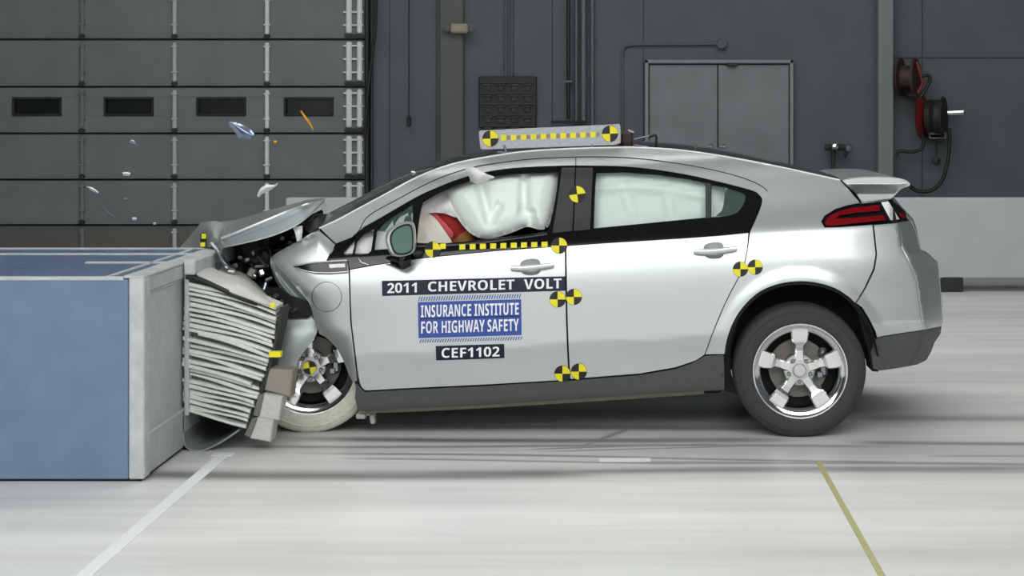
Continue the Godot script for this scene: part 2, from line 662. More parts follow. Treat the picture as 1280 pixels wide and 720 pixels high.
func make_floor() -> void:
	# stains and under-car shade laid out in metres: x from -8 to 8, z from -20 to -4
	var im := Image.create(1600, 1600, false, Image.FORMAT_RGB8)
	var nz := FastNoiseLite.new()
	nz.seed = 4
	nz.frequency = 0.012
	nz.fractal_octaves = 4
	var streak := nz.get_image(100, 1600)
	streak.convert(Image.FORMAT_L8)
	streak.resize(1600, 1600, Image.INTERPOLATE_CUBIC)
	nz.seed = 9
	nz.frequency = 0.05
	var fine := nz.get_image(160, 1600)
	fine.convert(Image.FORMAT_L8)
	fine.resize(1600, 1600, Image.INTERPOLATE_CUBIC)
	var da := streak.get_data()
	var db := fine.get_data()
	var dark := PackedFloat32Array()
	dark.resize(1600 * 1600)
	# smears left by tyres and skids, under the car also painted-in shade: x0, z0, x1, z1, half width, strength
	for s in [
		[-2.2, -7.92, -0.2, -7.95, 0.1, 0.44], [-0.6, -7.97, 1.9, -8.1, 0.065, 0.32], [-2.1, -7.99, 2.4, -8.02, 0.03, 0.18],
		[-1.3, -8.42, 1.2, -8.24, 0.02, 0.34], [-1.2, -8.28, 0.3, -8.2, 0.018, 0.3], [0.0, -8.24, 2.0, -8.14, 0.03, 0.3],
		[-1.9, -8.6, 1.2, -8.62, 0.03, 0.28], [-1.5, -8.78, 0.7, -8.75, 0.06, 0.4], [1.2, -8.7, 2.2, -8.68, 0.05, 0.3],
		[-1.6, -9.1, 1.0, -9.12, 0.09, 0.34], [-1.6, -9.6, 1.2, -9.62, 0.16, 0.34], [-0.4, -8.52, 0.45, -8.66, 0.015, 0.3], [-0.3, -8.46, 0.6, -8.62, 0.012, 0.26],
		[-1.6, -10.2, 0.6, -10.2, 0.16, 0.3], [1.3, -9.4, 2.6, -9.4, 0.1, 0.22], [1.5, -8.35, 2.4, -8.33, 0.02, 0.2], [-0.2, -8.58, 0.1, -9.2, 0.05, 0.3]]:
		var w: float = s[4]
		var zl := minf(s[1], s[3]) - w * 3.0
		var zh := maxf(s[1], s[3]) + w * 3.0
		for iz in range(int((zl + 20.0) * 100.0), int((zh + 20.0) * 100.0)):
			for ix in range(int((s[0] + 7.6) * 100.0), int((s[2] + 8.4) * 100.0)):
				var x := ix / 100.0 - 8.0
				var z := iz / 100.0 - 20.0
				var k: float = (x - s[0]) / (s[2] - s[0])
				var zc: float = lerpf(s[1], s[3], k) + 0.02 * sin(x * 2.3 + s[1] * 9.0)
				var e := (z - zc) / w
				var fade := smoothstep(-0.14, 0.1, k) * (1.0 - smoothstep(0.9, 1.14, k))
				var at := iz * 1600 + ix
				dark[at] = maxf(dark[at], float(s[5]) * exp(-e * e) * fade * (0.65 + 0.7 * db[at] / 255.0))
	var out := PackedByteArray()
	out.resize(1600 * 1600 * 3)
	for i in 1600 * 1600:
		var k := (da[i] - 128) / 255.0 * 0.16 + (db[i] - 128) / 255.0 * 0.09
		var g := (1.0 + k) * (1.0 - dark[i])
		out[i * 3] = clampi(int(219.0 * g), 0, 255)
		out[i * 3 + 1] = clampi(int(220.0 * g), 0, 255)
		out[i * 3 + 2] = clampi(int(219.0 * g + 6.0 * dark[i]), 0, 255)
	im.set_data(1600, 1600, false, Image.FORMAT_RGB8, out)
	var fm := mat(Color.WHITE, 0.42)
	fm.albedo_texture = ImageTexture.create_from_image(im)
	var mb := MB.new()
	var a := [Vector3(-8, 0, -20), Vector3(8, 0, -20), Vector3(8, 0, -4), Vector3(-8, 0, -4)]
	var q := [Vector2(0, 0), Vector2(1, 0), Vector2(1, 1), Vector2(0, 1)]
	for k in [0, 1, 2, 0, 2, 3]:
		mb.v.append(a[k])
		mb.n.append(Vector3.UP)
		mb.t.append(q[k])
	var mesh := mb.mesh()
	var rest := MB.new()
	for r in [[-11, 9, -4, 6], [-11, -8, -20, -4], [8, 9, -20, -4]]:
		rest.quad(Vector3(r[0], 0, r[2]), Vector3(r[1], 0, r[2]), Vector3(r[1], 0, r[3]), Vector3(r[0], 0, r[3]), Vector3.UP)
	rest.span(Vector3(-11, -0.3, -20), Vector3(9, -0.01, 6), 0.001)
	var arr := []
	arr.resize(Mesh.ARRAY_MAX)
	arr[Mesh.ARRAY_VERTEX] = rest.v
	arr[Mesh.ARRAY_NORMAL] = rest.n
	mesh.add_surface_from_arrays(Mesh.PRIMITIVE_TRIANGLES, arr)
	mesh.surface_set_material(0, fm)
	mesh.surface_set_material(1, mat(rgb(219, 220, 219), 0.42))
	var o := MeshInstance3D.new()
	o.name = "floor"
	o.mesh = mesh
	o.set_meta("kind", "structure")
	add_child(o)
	# paint on the floor
	var wl := MB.new()
	wl.span(Vector3(_on(280, 568).x - 0.03, 0, -8.36), Vector3(_on(280, 568).x + 0.03, 0.0025, -4.2), 0.0008)
	tag(obj("floor_line", wl, M.line_white), "long white line painted on the floor, running away from the viewer to the barrier's corner", "floor marking")
	var yl := MB.new()
	var y0 := _on(1022, 576)
	yl.span(Vector3(y0.x - 0.013, 0, y0.z), Vector3(y0.x + 0.013, 0.0025, -4.2), 0.0008)
	tag(obj("floor_line", yl, M.line_yellow), "yellow line on the floor in front of the car's rear wheel", "floor marking")
	var dash := MB.new()
	var d0 := _on(749, 577)
	dash.span(d0, Vector3(_on(813, 573).x, 0.0025, _on(813, 573).z), 0.0008)
	tag(obj("floor_dash", dash, M.line_white), "short white dash on the floor below the middle of the car", "floor marking")
	var bar := MB.new()
	bar.span(_on(263, 570), Vector3(_on(294, 566.5).x, 0.003, _on(294, 566.5).z), 0.0008)
	tag(obj("floor_dash", bar, M.line_white), "short white cross bar at the far end of the white floor line", "floor marking")


func _on(u: float, v: float) -> Vector3:    # the floor under a point of the view
	var d := EYE * F / (v - V0)
	return Vector3((u - U0) * d / F, 0, -d)


func wall_pt(u: float, v: float, out := 0.0) -> Vector3:
	var q := P(u, v, DW)
	q.z += out
	return q


# a box on the far wall between two corners of the view, from depth o0 to o1 in front of the wall
func on_wall(mb: MB, u0: float, v0: float, u1: float, v1: float, o0: float, o1: float, bev := 0.006) -> void:
	var a := P(u0, v0, DW)
	var b := P(u1, v1, DW)
	mb.span(Vector3(a.x, minf(a.y, b.y), -DW + o0), Vector3(b.x, maxf(a.y, b.y), -DW + o1), bev)


func wall_tube(list: Array, out: float, r: float, smooth := true) -> MB:
	var p := PackedVector3Array()
	for i in range(0, list.size(), 2):
		p.append(wall_pt(list[i], list[i + 1], out))
	var mb := MB.new()
	mb.tube(curve3(p, 6) if smooth else p, r, 8)
	return mb


func hall() -> void:
	make_floor()
	var b := MB.new()
	b.span(Vector3(-11, 0, -DW - 0.3), Vector3(9, 7, -DW), 0.001)
	var back := struct("wall_back", b, M.wall)
	for s in [["wall_left", Vector3(-11.3, 0, -DW), Vector3(-11, 7, 6)], ["wall_right", Vector3(9, 0, -DW), Vector3(9.3, 7, 6)], ["wall_front", Vector3(-11.3, 0, 6), Vector3(9.3, 7, 6.3)]]:
		var w := MB.new()
		w.span(s[1], s[2], 0.001)
		struct(s[0], w, M.wall_white if s[0] == "wall_front" else M.wall)
	var c := MB.new()
	c.span(Vector3(-11.3, 7, -DW - 0.3), Vector3(9.3, 7.3, 6.3), 0.001)
	struct("ceiling", c, M.ceiling)
	# sheet seams and posts of the wall
	for s in [[487, 0.7], [545, 1.0], [690, 0.7], [804, 0.6], [1152, 0.7]]:
		var m := MB.new()
		on_wall(m, s[0], -330, s[0] + s[1], 336, 0.0, 0.012, 0.002)
		obj("seam", m, M.seam, back)
	var hs := MB.new()
	on_wall(hs, 1113, 71.5, 1400, 72.6, 0.0, 0.012, 0.002)
	obj("seam", hs, M.seam, back)
	var post := MB.new()
	on_wall(post, 551, -330, 580, 336, 0.0, 0.1, 0.01)
	struct("trim_1", post, M.column)
	var post2 := MB.new()
	on_wall(post2, 1094, -330, 1113, 336, 0.0, 0.22, 0.01)
	struct("trim_2", post2, M.column_light)
	roller_door()
	double_door()
	wall_things()
	low_wall()


func roller_door() -> void:
	var o := Node3D.new()
	o.name = "door_1"
	add_child(o)
	o.position = Vector3(wall_pt(258, 336).x, 0, -DW)
	tag(o, "", "", "", "structure")
	var lines := [-66.0, -8.5, 49.5, 108.5, 166.5, 224.0, 280.5, 337.0]
	var stiles := [-9.0, 106.0, 221.0, 336.0]
	var wins := [[-96, -35], [19, 80], [133, 194.5], [248, 309.5], [357, 418.5]]
	for r in lines.size() - 1:
		var t: float = lines[r]
		var e: float = lines[r + 1]
		var s := MB.new()
		if r == 3:
			# the row with windows: built round its openings
			on_wall(s, -130, t + 1.2, 457, 122, 0.03, 0.075)
			on_wall(s, -130, 144.5, 457, e - 1.0, 0.03, 0.075)
			var x := -130.0
			for w in wins:
				on_wall(s, x, 121.5, w[0], 145, 0.03, 0.075, 0.001)
				x = w[1]
			on_wall(s, x, 121.5, 457, 145, 0.03, 0.075, 0.001)
		else:
			on_wall(s, -130, t + 1.2, 457, e - 1.0, 0.03, 0.075)
		on_wall(s, -130, e - 2.6, 457, e - 1.0, 0.075, 0.1, 0.004)
		var sec := obj("door_section", s, M.roller if r < 6 else M.roller_low, o)
		if r == 3:
			for w in wins:
				var f := MB.new()
				on_wall(f, w[0], 122, w[1], 124.5, 0.06, 0.1)
				on_wall(f, w[0], 142, w[1], 144.5, 0.06, 0.1)
				on_wall(f, w[0], 122, w[0] + 2.5, 144.5, 0.06, 0.1)
				on_wall(f, w[1] - 2.5, 122, w[1], 144.5, 0.06, 0.1)
				obj("window_frame", f, M.frame_dark, sec)
				var g := MB.new()
				on_wall(g, w[0] + 2, 124, w[1] - 2, 143, 0.035, 0.05, 0.001)
				obj("pane", g, M.pane, sec)
		for u in stiles:
			var m := MB.new()
			on_wall(m, u - 2.6, t + 4, u + 2.6, e - 6, 0.075, 0.11, 0.012)
			on_wall(m, u - 4.0, t + 8, u + 4.0, t + 10, 0.075, 0.118, 0.003)
			on_wall(m, u - 4.0, e - 19, u + 4.0, e - 17, 0.075, 0.118, 0.003)
			obj("stile", m, M.stile if u > 300 else M.stile_mid if u > 200 else M.stile_dull, sec)
			var k := MB.new()
			on_wall(k, u - 3.6, e - 5.5, u + 3.6, e - 1.5, 0.075, 0.12, 0.006)
			obj("hinge", k, M.frame_dark, sec)
		for q in [[434.5, 441.5], [448, 454.5]]:
			var m := MB.new()
			on_wall(m, q[0], t + 3, q[1], e - 7, 0.075, 0.12, 0.014)
			obj("stile", m, M.stile, sec)
		var lad := MB.new()
		for f in [0.12, 0.4, 0.68]:
			var vv := lerpf(t, e, f)
			on_wall(lad, 431, vv, 456, vv + 2.2, 0.075, 0.112, 0.004)
		obj("hinge_plate", lad, M.stile, sec)
		var hk := MB.new()
		on_wall(hk, 433, e - 6, 456, e - 2, 0.075, 0.125, 0.006)
		obj("hinge", hk, M.frame_dark, sec)
	var j := MB.new()
	on_wall(j, 458.5, -330, 463, 336, 0.0, 0.13, 0.01)
	obj("guide_rail", j, M.frame_dark, o)
	var j2 := MB.new()
	on_wall(j2, 465, -330, 467, 336, 0.0, 0.08, 0.008)
	obj("guide_rail", j2, M.seam, o)


func double_door() -> void:
	var o := Node3D.new()
	o.name = "door_2"
	add_child(o)
	o.position = Vector3(wall_pt(898, 336).x, 0, -DW)
	tag(o, "", "", "", "structure")
	var f := MB.new()
	on_wall(f, 806, 75, 991, 79.5, 0.0, 0.09)
	on_wall(f, 806, 75, 810.5, 336, 0.0, 0.09)
	on_wall(f, 986.5, 75, 991, 336, 0.0, 0.09)
	obj("door_frame", f, M.door_frame, o)
	for q in [[811.5, 896.3], [897.7, 985.5]]:
		var l := MB.new()
		on_wall(l, q[0], 81, q[1], 335.5, 0.0, 0.05)
		var leaf := obj("door_leaf", l, M.door, o)
		var h := MB.new()
		var at := 888.0 if q[0] < 850 else 904.0
		on_wall(h, at - 3, 180, at + 3, 185, 0.05, 0.09, 0.012)
		on_wall(h, at - 6, 181.5, at, 183.5, 0.09, 0.115, 0.006)
		obj("handle", h, M.chrome, leaf)
	var cl := MB.new()
	on_wall(cl, 908, 79.5, 921, 83, 0.05, 0.12)
	obj("door_closer", cl, M.frame_dark, o)


func wall_things() -> void:
	# emergency lamp on the post
	var lm := thing("wall_lamp", "small beige emergency lamp high on the brown wall post", "lamp", wall_pt(576, 43, 0.1))
	var lb := MB.new()
	on_wall(lb, 565, 30.5, 587, 42.5, 0.1, 0.2, 0.02)
	obj("housing", lb, M.beige, lm)
	for u in [560.5, 591.5]:
		var e := MB.new()
		var at := wall_pt(u, 36.5, 0.13)
		e.lathe(PackedVector2Array([Vector2(0.0, 0.0), Vector2(0.028, 0.0), Vector2(0.036, 0.05), Vector2(0.03, 0.06), Vector2(0.0, 0.064)]), at, Basis.IDENTITY, 16)
		obj("lamp_head", e, M.column, lm)
	# board with rows of hooks and keys
	var bd := thing("tool_board", "dark square board with rows of small hanging tools on the wall behind the roof target", "board", wall_pt(635, 160))
	var bb := MB.new()
	on_wall(bb, 599, 95.5, 671, 160, 0.0, 0.06, 0.01)
	obj("backing", bb, M.frame_dark, bd)
	for r in 5:
		var rail := MB.new()
		on_wall(rail, 601, 103 + r * 13.5, 669, 104.3 + r * 13.5, 0.06, 0.085, 0.003)
		var ro := obj("rail", rail, M.seam, bd)
		for k in 4:
			var t := MB.new()
			var u := 605.0 + k * 16.5
			on_wall(t, u, 105 + r * 13.5, u + 11, 107.5 + r * 13.5, 0.06, 0.095, 0.005)
			on_wall(t, u + 2, 107 + r * 13.5, u + 9, 113 + r * 13.5, 0.06, 0.075, 0.005)
			obj("tag", t, M.brown_reel if (k + r) % 4 == 1 else M.seam, ro)
	# conduits and pipes
	var n := 0
	var cl := ["left thin conduit of the pair running down to the tool board", "right thin conduit of the pair running down to the tool board"]
	for u in [632.5, 640.0]:
		tag(obj("conduit", wall_tube([u, -330, u, 95], 0.03, 0.014, false), M.wall), cl[n], "pipe", "")
		n += 1
	var dp := thing("black_pipe", "black vertical pipe on the wall ending in a flat dark plate above the roof target", "pipe", wall_pt(711, 152, 0.06))
	obj("pipe", wall_tube([711, -330, 711, 149], 0.13, 0.02, false), M.cable, dp)
	var pl := MB.new()
	on_wall(pl, 690, 150.5, 733, 153.5, 0.1, 0.3, 0.012)
	obj("end_plate", pl, M.cable, dp)
	var cp := MB.new()
	on_wall(cp, 706, 100.5, 716, 104, 0.014, 0.16, 0.01)
	obj("clamp", cp, M.pipe, dp)
	for q in [[720.5, 0.017, "thin grey wall pipe just right of the black pipe"], [729.5, 0.034, "thick pale grey wall pipe, second right of the black pipe"], [740.5, 0.022, "grey wall pipe, third right of the black pipe"]]:
		tag(obj("wall_pipe", wall_tube([q[0], -330, q[0], 336], 0.06, q[1], false), M.pipe), q[2], "pipe")
	var bc := thing("bent_conduit", "thin grey conduit curving over the double door to a round box", "pipe", wall_pt(840, 200, 0.03))
	obj("conduit", wall_tube([778, 336, 778, 250, 778, 120, 778, 70, 780, 60, 788, 56.5, 800, 56, 850, 55.5, 897, 55], 0.03, 0.012), M.wall, bc)
	var jb := MB.new()
	jb.lathe(PackedVector2Array([Vector2(0.055, 0.0), Vector2(0.055, 0.05), Vector2(0.045, 0.06), Vector2(0.0, 0.06)]), wall_pt(902, 55, 0.014), Basis.IDENTITY, 20)
	obj("junction_box", jb, M.wall, bc)
	# hanging things beside the big door
	tag(obj("hose", wall_tube([476, -330, 473, 0, 469, 60, 463, 110, 460, 150, 459, 168], 0.16, 0.016), M.cable), "black cable hanging down the edge of the big sectional door", "cable")
	var pc := thing("pendant_control", "small black control box hanging on a cord between the sectional door and the post", "switch", wall_pt(513, 158, 0.1))
	obj("cord", wall_tube([513, -330, 513, 145], 0.12, 0.006, false), M.cable, pc)
	var pb := MB.new()
	on_wall(pb, 510.5, 145, 515.5, 158, 0.09, 0.15, 0.012)
	obj("control_box", pb, M.cable, pc)
	# hose reels
	var r1 := thing("hose_reel", "small brown and red hose reel at the upper left, beside the grey post", "reel", wall_pt(1130, 125, 0.0), "wall hose reels")
	var a1 := wall_pt(1131, 97, 0.2)
	var dr := MB.new()
	dr.lathe(PackedVector2Array([Vector2(0.0, -0.09), Vector2(0.19, -0.09), Vector2(0.2, -0.07), Vector2(0.12, -0.06), Vector2(0.12, 0.06), Vector2(0.2, 0.07), Vector2(0.19, 0.09), Vector2(0.0, 0.09)]), a1, Basis(Vector3.UP, 1.15), 28)
	obj("drum", dr, M.brown_reel, r1)
	var sh := MB.new()
	sh.bar(wall_pt(1140, 78, 0.28), wall_pt(1148, 104, 0.28), 0.03, 0.03)
	sh.bar(wall_pt(1148, 104, 0.28), wall_pt(1141, 117, 0.28), 0.03, 0.03)
	obj("arm", sh, M.red_reel, r1)
	var bk := MB.new()
	on_wall(bk, 1123, 88, 1139, 108, 0.0, 0.13, 0.01)
	on_wall(bk, 1128, 117, 1140, 121, 0.1, 0.3, 0.01)
	obj("bracket", bk, M.cable, r1)
	var r2 := thing("hose_reel", "larger red hose reel with black drum at the right edge of the wall", "reel", wall_pt(1160, 176, 0.0), "wall hose reels")
	var a2 := wall_pt(1163, 146, 0.25)
	var axis := Basis(Vector3.UP, 1.2)
	var fl := MB.new()
	fl.lathe(PackedVector2Array([Vector2(0.0, -0.16), Vector2(0.2, -0.16), Vector2(0.235, -0.13), Vector2(0.2, -0.1), Vector2(0.11, -0.09)]), a2, axis, 28)
	obj("flange", fl, M.red_reel, r2)
	var dd := MB.new()
	dd.lathe(PackedVector2Array([Vector2(0.11, -0.1), Vector2(0.17, -0.08), Vector2(0.18, -0.03), Vector2(0.16, -0.01), Vector2(0.18, 0.02), Vector2(0.17, 0.07), Vector2(0.21, 0.08), Vector2(0.2, 0.1), Vector2(0.0, 0.1)]), a2, axis, 28)
	obj("drum", dd, M.cable, r2)
	var ax := MB.new()
	ax.tube(PackedVector3Array([wall_pt(1178, 141, 0.28), wall_pt(1197, 140, 0.3)]), 0.035, 12)
	obj("spindle", ax, M.chrome, r2)
	var ft := MB.new()
	on_wall(ft, 1155, 165, 1176, 168, 0.0, 0.3, 0.006)
	on_wall(ft, 1155, 171, 1176, 173, 0.0, 0.3, 0.006)
	on_wall(ft, 1155, 165, 1157, 173, 0.2, 0.3, 0.006)
	on_wall(ft, 1174, 165, 1176, 173, 0.2, 0.3, 0.006)
	obj("bracket", ft, M.pipe, r2)
	obj("pull_cord", wall_tube([1165, 173, 1165, 195], 0.25, 0.012, false), M.cable, r2)
	var hd := MB.new()
	hd.lathe(PackedVector2Array([Vector2(0.015, -0.03), Vector2(0.045, -0.02), Vector2(0.045, 0.02), Vector2(0.015, 0.03)]), wall_pt(1165, 200, 0.25), Basis.IDENTITY, 14)
	obj("cord_handle", hd, M.cable, r2)
	tag(obj("hose", wall_tube([1146, 96, 1154, 95, 1156, 101, 1151, 112, 1144, 124, 1141, 140, 1142, 156, 1147, 170, 1148, 180, 1143, 187, 1130, 189, 1118, 188, 1114, 196], 0.3, 0.018), M.cable), "black hose from the small upper reel curling past the red reel to the post", "hose")
	tag(obj("hose", wall_tube([1180, 160, 1180, 178, 1178, 200, 1172, 222, 1162, 234, 1150, 238, 1138, 236, 1128, 228], 0.3, 0.02), M.cable), "black hose hanging in a loop under the red reel", "hose")
	# tap between the double door and the grey post
	var tp := thing("wall_tap", "dark wall tap with a hanging spout right of the double door", "tap", wall_pt(1043, 212, 0.0))
	var tb := MB.new()
	tb.tube(PackedVector3Array([wall_pt(1029, 184, 0.14), wall_pt(1054, 184, 0.14)]), 0.035, 10)
	tb.tube(PackedVector3Array([wall_pt(1040, 184, 0.0), wall_pt(1040, 184, 0.2)]), 0.03, 10)
	tb.tube(PackedVector3Array([wall_pt(1056, 189, 0.14), wall_pt(1053, 196, 0.14)]), 0.02, 8)
	obj("body", tb, M.cable, tp)
	var sp := MB.new()
	sp.tube(PackedVector3Array([wall_pt(1040, 186, 0.14), wall_pt(1039, 211, 0.14)]), 0.026, 10, 0.016)
	obj("spout", sp, M.frame_dark, tp)
	var kn := MB.new()
	kn.lathe(PackedVector2Array([Vector2(0.0, 0.05), Vector2(0.03, 0.045), Vector2(0.042, 0.02), Vector2(0.04, 0.0)]), wall_pt(1040.5, 183, 0.2), Basis.IDENTITY, 14)
	obj("knob", kn, M.chrome, tp)
	var kn2 := MB.new()
	kn2.lathe(PackedVector2Array([Vector2(0.0, 0.05), Vector2(0.03, 0.045), Vector2(0.042, 0.02), Vector2(0.04, 0.0)]), wall_pt(1058.5, 185, 0.14), Basis.IDENTITY, 14)
	obj("knob", kn2, M.pipe, tp)


func low_wall() -> void:
	var d := 15.87
	var o := thing("barrier_wall", "long low white wall on dark feet behind the car", "barrier", Vector3(1.0, 0, -d - 0.1))
	var b := MB.new()
	var a := P(357, 348, d)
	b.span(a + Vector3(0, 0, -0.16), Vector3(5.5, P(0, 247.5, d).y, -d), 0.012)
	obj("wall_slab", b, M.low_wall, o)
	for u in [385, 560, 760, 960, 1190]:
		var f := MB.new()
		var p := P(u, 348, d)
		f.span(Vector3(p.x - 0.1, 0, -d - 0.14), Vector3(p.x + 0.1, p.y + 0.01, -d + 0.01), 0.01)
		obj("foot", f, M.frame_dark, o)


# ---------------------------------------------------------------- the crash barrier
func crash_barrier() -> void:
	var X := -2.108
	var Z := -7.77
	var o := thing("crash_barrier", "massive blue and grey steel crash block at the left edge of the floor", "barrier", Vector3(-3.2, 0, -8.6))
	var b := MB.new()
	b.span(Vector3(-5.2, 0.012, -9.4), Vector3(-2.18, 0.895, Z - 0.004), 0.004)
	obj("block", b, M.blue_paint, o)
	var sk := MB.new()
	sk.span(Vector3(-5.19, 0, -9.39), Vector3(-2.125, 0.02, Z - 0.02), 0.002)
	obj("base", sk, M.dark, o)
	var post := MB.new()
	post.span(Vector3(-2.177, 0.012, Z - 0.1), Vector3(X, 0.905, Z), 0.006)
	obj("corner_post", post, M.steel, o)
	var rec := MB.new()
	rec.span(Vector3(-2.18, 0.02, -9.4), Vector3(-2.128, 0.9, Z - 0.1), 0.003)
	obj("side_plate", rec, M.steel_dark, o)
	var tb := MB.new()
	tb.span(Vector3(-2.16, 0.83, -9.4), Vector3(X - 0.003, 0.9, Z - 0.102), 0.006)
	obj("top_beam", tb, M.steel_dark, o)
	var bb := MB.new()
	bb.span(Vector3(-2.16, 0.014, -9.4), Vector3(X - 0.006, 0.195, Z - 0.102), 0.006)
	obj("bottom_beam", bb, M.steel_dark, o)
	var lip := MB.new()
	lip.span(Vector3(-2.15, 0.19, -9.38), Vector3(X - 0.002, 0.2, Z - 0.103), 0.003)
	obj("weld_strip", lip, M.steel, o)
	var ins := MB.new()
	ins.span(Vector3(-2.15, 0.815, -9.38), Vector3(-2.122, 0.835, Z - 0.103), 0.004)
	obj("weld_strip", ins, M.steel, o)
	var lg := MB.new()
	lg.span(Vector3(-2.2, 0.9, -9.41), Vector3(X, 0.912, Z), 0.004)
	obj("top_ledge", lg, M.steel, o)
	# the top: blue plates with pale edges between them
	for q in [[-5.2, -2.29, -7.8, -8.52], [-5.2, -2.29, -8.56, -9.02], [-5.2, -2.29, -9.06, -9.38], [-2.27, -2.21, -7.8, -9.38]]:
		var t := MB.new()
		t.span(Vector3(q[0], 0.89, q[3]), Vector3(q[1], 0.9, q[2]), 0.003)
		obj("top_plate", t, M.blue_top, o)
	for q in [[-5.2, -2.2, -7.775, -7.8], [-2.6, -2.21, -8.52, -8.56], [-5.2, -2.21, -9.02, -9.06], [-5.2, -2.2, -9.38, -9.41], [-2.29, -2.27, -7.8, -9.38]]:
		var t := MB.new()
		t.span(Vector3(q[0], 0.888, q[3]), Vector3(q[1], 0.907, q[2]), 0.003)
		obj("edge_strip", t, M.steel, o)


func deformable() -> void:
	var D := 8.48
	var DB := 9.46
	var base := P(285, 560, D)
	base.y = 0
	base.z = -8.95
	var o := thing("deformable_barrier", "crushed honeycomb barrier of grey metal sheets clamped between the blue block and the car", "barrier", base)
	var plate := MB.new()
	plate.span(Vector3(-2.108, P(0, 520, D).y, -DB), Vector3(-2.086, 0.86, -D), 0.004)
	obj("mounting_plate", plate, M.steel_dark, o)
	var rail := MB.new()
	rail.span(Vector3(-2.106, 0.85, -9.6), Vector3(-2.05, 0.922, -D + 0.02), 0.006)
	obj("clamp_rail", rail, M.steel, o)
	var lowp := MB.new()
	lowp.span(P(227.5, 541, D) + Vector3(0, 0, -0.3), P(230.5, 519, D), 0.003)
	obj("lower_clip", lowp, M.steel, o)
	# the folded sheets
	var right := pts([382, 347, 400, 346, 420, 342, 445, 337, 470, 331, 500, 320, 520, 312, 540, 304])
	var left := pts([350, 234, 372, 230, 400, 227, 450, 226, 520, 226])
	var N := 26
	var r := RandomNumberGenerator.new()
	r.seed = 12
	for i in N:
		var t := (i + 0.5) / N
		var jit := r.randf_range(-0.9, 0.9)
		var v0 := lerpf(351, 516, t) + jit
		var v1 := lerpf(384, 537, t) - jit * 0.6
		var u0 := linear(left, v0) + r.randf_range(0, 2.5)
		var u1 := linear(right, v1) + r.randf_range(-2.5, 1.0)
		if i == 10:
			u0 += 18.0
		if i == 16:
			u1 -= 12.0
		var top := []
		var bot := []
		var ph := r.randf() * 6.0
		var th := r.randf_range(2.55, 3.05)
		for k in 13:
			var f := k / 12.0
			var u := lerpf(u0, u1, f)
			var v := lerpf(v0, v1, f) - 3.5 * sin(PI * f) * (1.0 - t) + 0.9 * sin(f * 5.0 + ph)
			top.append(Vector2(u, v - th * (0.75 + 0.25 * sin(f * 7.0 + ph))))
			bot.append(Vector2(u, v + th * (0.75 + 0.25 * cos(f * 5.0 - ph))))
		bot.reverse()
		var poly := PackedVector2Array()
		for q in top + bot:
			var p := P(q.x, q.y, D)
			poly.append(Vector2(p.x, p.y))
		var mb := MB.new()
		mb.prism(poly, Vector3.ZERO, Basis.IDENTITY, -D - r.randf_range(0.0, 0.03), -D - 0.2, 0.003)
		obj("honeycomb_sheet", mb, M.honeycomb, o)
	# core that fills the spaces behind the sheets' near edges
	var core := []
	for q in [[236, 356], [318, 382], [308, 440], [292, 500], [284, 526], [232, 512]]:
		var p := P(q[0], q[1], D + 0.06)
		core.append(Vector2(p.x, p.y))
	var cm := MB.new()
	cm.prism(PackedVector2Array(core), Vector3.ZERO, Basis.IDENTITY, -D - 0.06, -DB + 0.02, 0.004)
	obj("core", cm, M.iron, o)
	# torn face sheet lying over the top
	var rows := [
		[P(246, 342, D), P(270, 357, D - 0.01), P(300, 369, D - 0.02), P(326, 378, D - 0.02), P(346, 384, D)],
		[P(252, 338, D + 0.1), P(274, 348, D + 0.1), P(302, 357, D + 0.06), P(326, 370, D + 0.05), P(346, 382.5, D + 0.06)],
		[P(262, 333, D + 0.3), P(282, 342, D + 0.3), P(304, 347, D + 0.3), P(326, 364, D + 0.25), P(345, 381, D + 0.2)],
		[P(274, 328, D + 0.7), P(288, 336, D + 0.7), P(305, 341, D + 0.7), P(324, 358, D + 0.6), P(342, 377, D + 0.5)]]
	var fs := MB.new()
	fs.sheet(refine(rows, 5, 5), 0.006, Vector3(0.3, 1, 1))
	obj("face_sheet", fs, M.facing, o)
	var rib := MB.new()
	rib.tube(curve3(PackedVector3Array([P(233, 346, D), P(252, 350, D - 0.01), P(276, 361, D - 0.01), P(300, 372, D), P(322, 380, D + 0.02)]), 4), 0.012, 8)
	obj("torn_edge", rib, M.cable, o)
	# the dark face plate against the car
	var fp := MB.new()
	var near := PackedVector3Array([P(350, 384, D + 0.02), P(348, 402, D + 0.02), P(343, 425, D + 0.02), P(336, 456, D + 0.02), P(327, 484, D + 0.02), P(309, 536, D + 0.02)])
	var deep := PackedVector3Array()
	for p in near:
		deep.append(p + Vector3(0.004, 0, -0.16))
	fp.sheet([curve3(near, 4), curve3(deep, 4)], 0.012, Vector3(-1, 0, 0.1))
	obj("face_plate", fp, M.frame_dark, o)
	# bumper blocks pushed up against the wheel
	var k := 0
	for q in [[[336, 461, 366, 463, 363, 497, 330, 488], 0.02], [[330, 492, 353, 496, 349, 526, 323, 523], -0.02], [[322, 522, 342, 525, 338, 553, 312, 548], -0.03]]:
		var f: Array = q[0]
		var d0: float = D + q[1]
		var poly := PackedVector2Array()
		for i in 4:
			var p := P(f[i * 2], f[i * 2 + 1], d0)
			poly.append(Vector2(p.x, p.y))
		var mb := MB.new()
		mb.prism(poly, Vector3.ZERO, Basis.IDENTITY, -d0, -d0 - 0.14, 0.006)
		var bo := obj("bumper_block", mb, M.facing if k else M.brown, o)
		bo.name = "bumper_block" if k == 0 else "bumper_block_%03d" % k
		var side := MB.new()
		var a := P(f[0] - 7, f[1] + 1, d0 + 0.02)
		var e := P(f[6] - 7, f[7] - 4, d0 + 0.02)
		var poly2 := PackedVector2Array([Vector2(a.x, a.y), Vector2(poly[0].x - 0.002, poly[0].y), Vector2(poly[3].x - 0.002, poly[3].y), Vector2(e.x, e.y)])
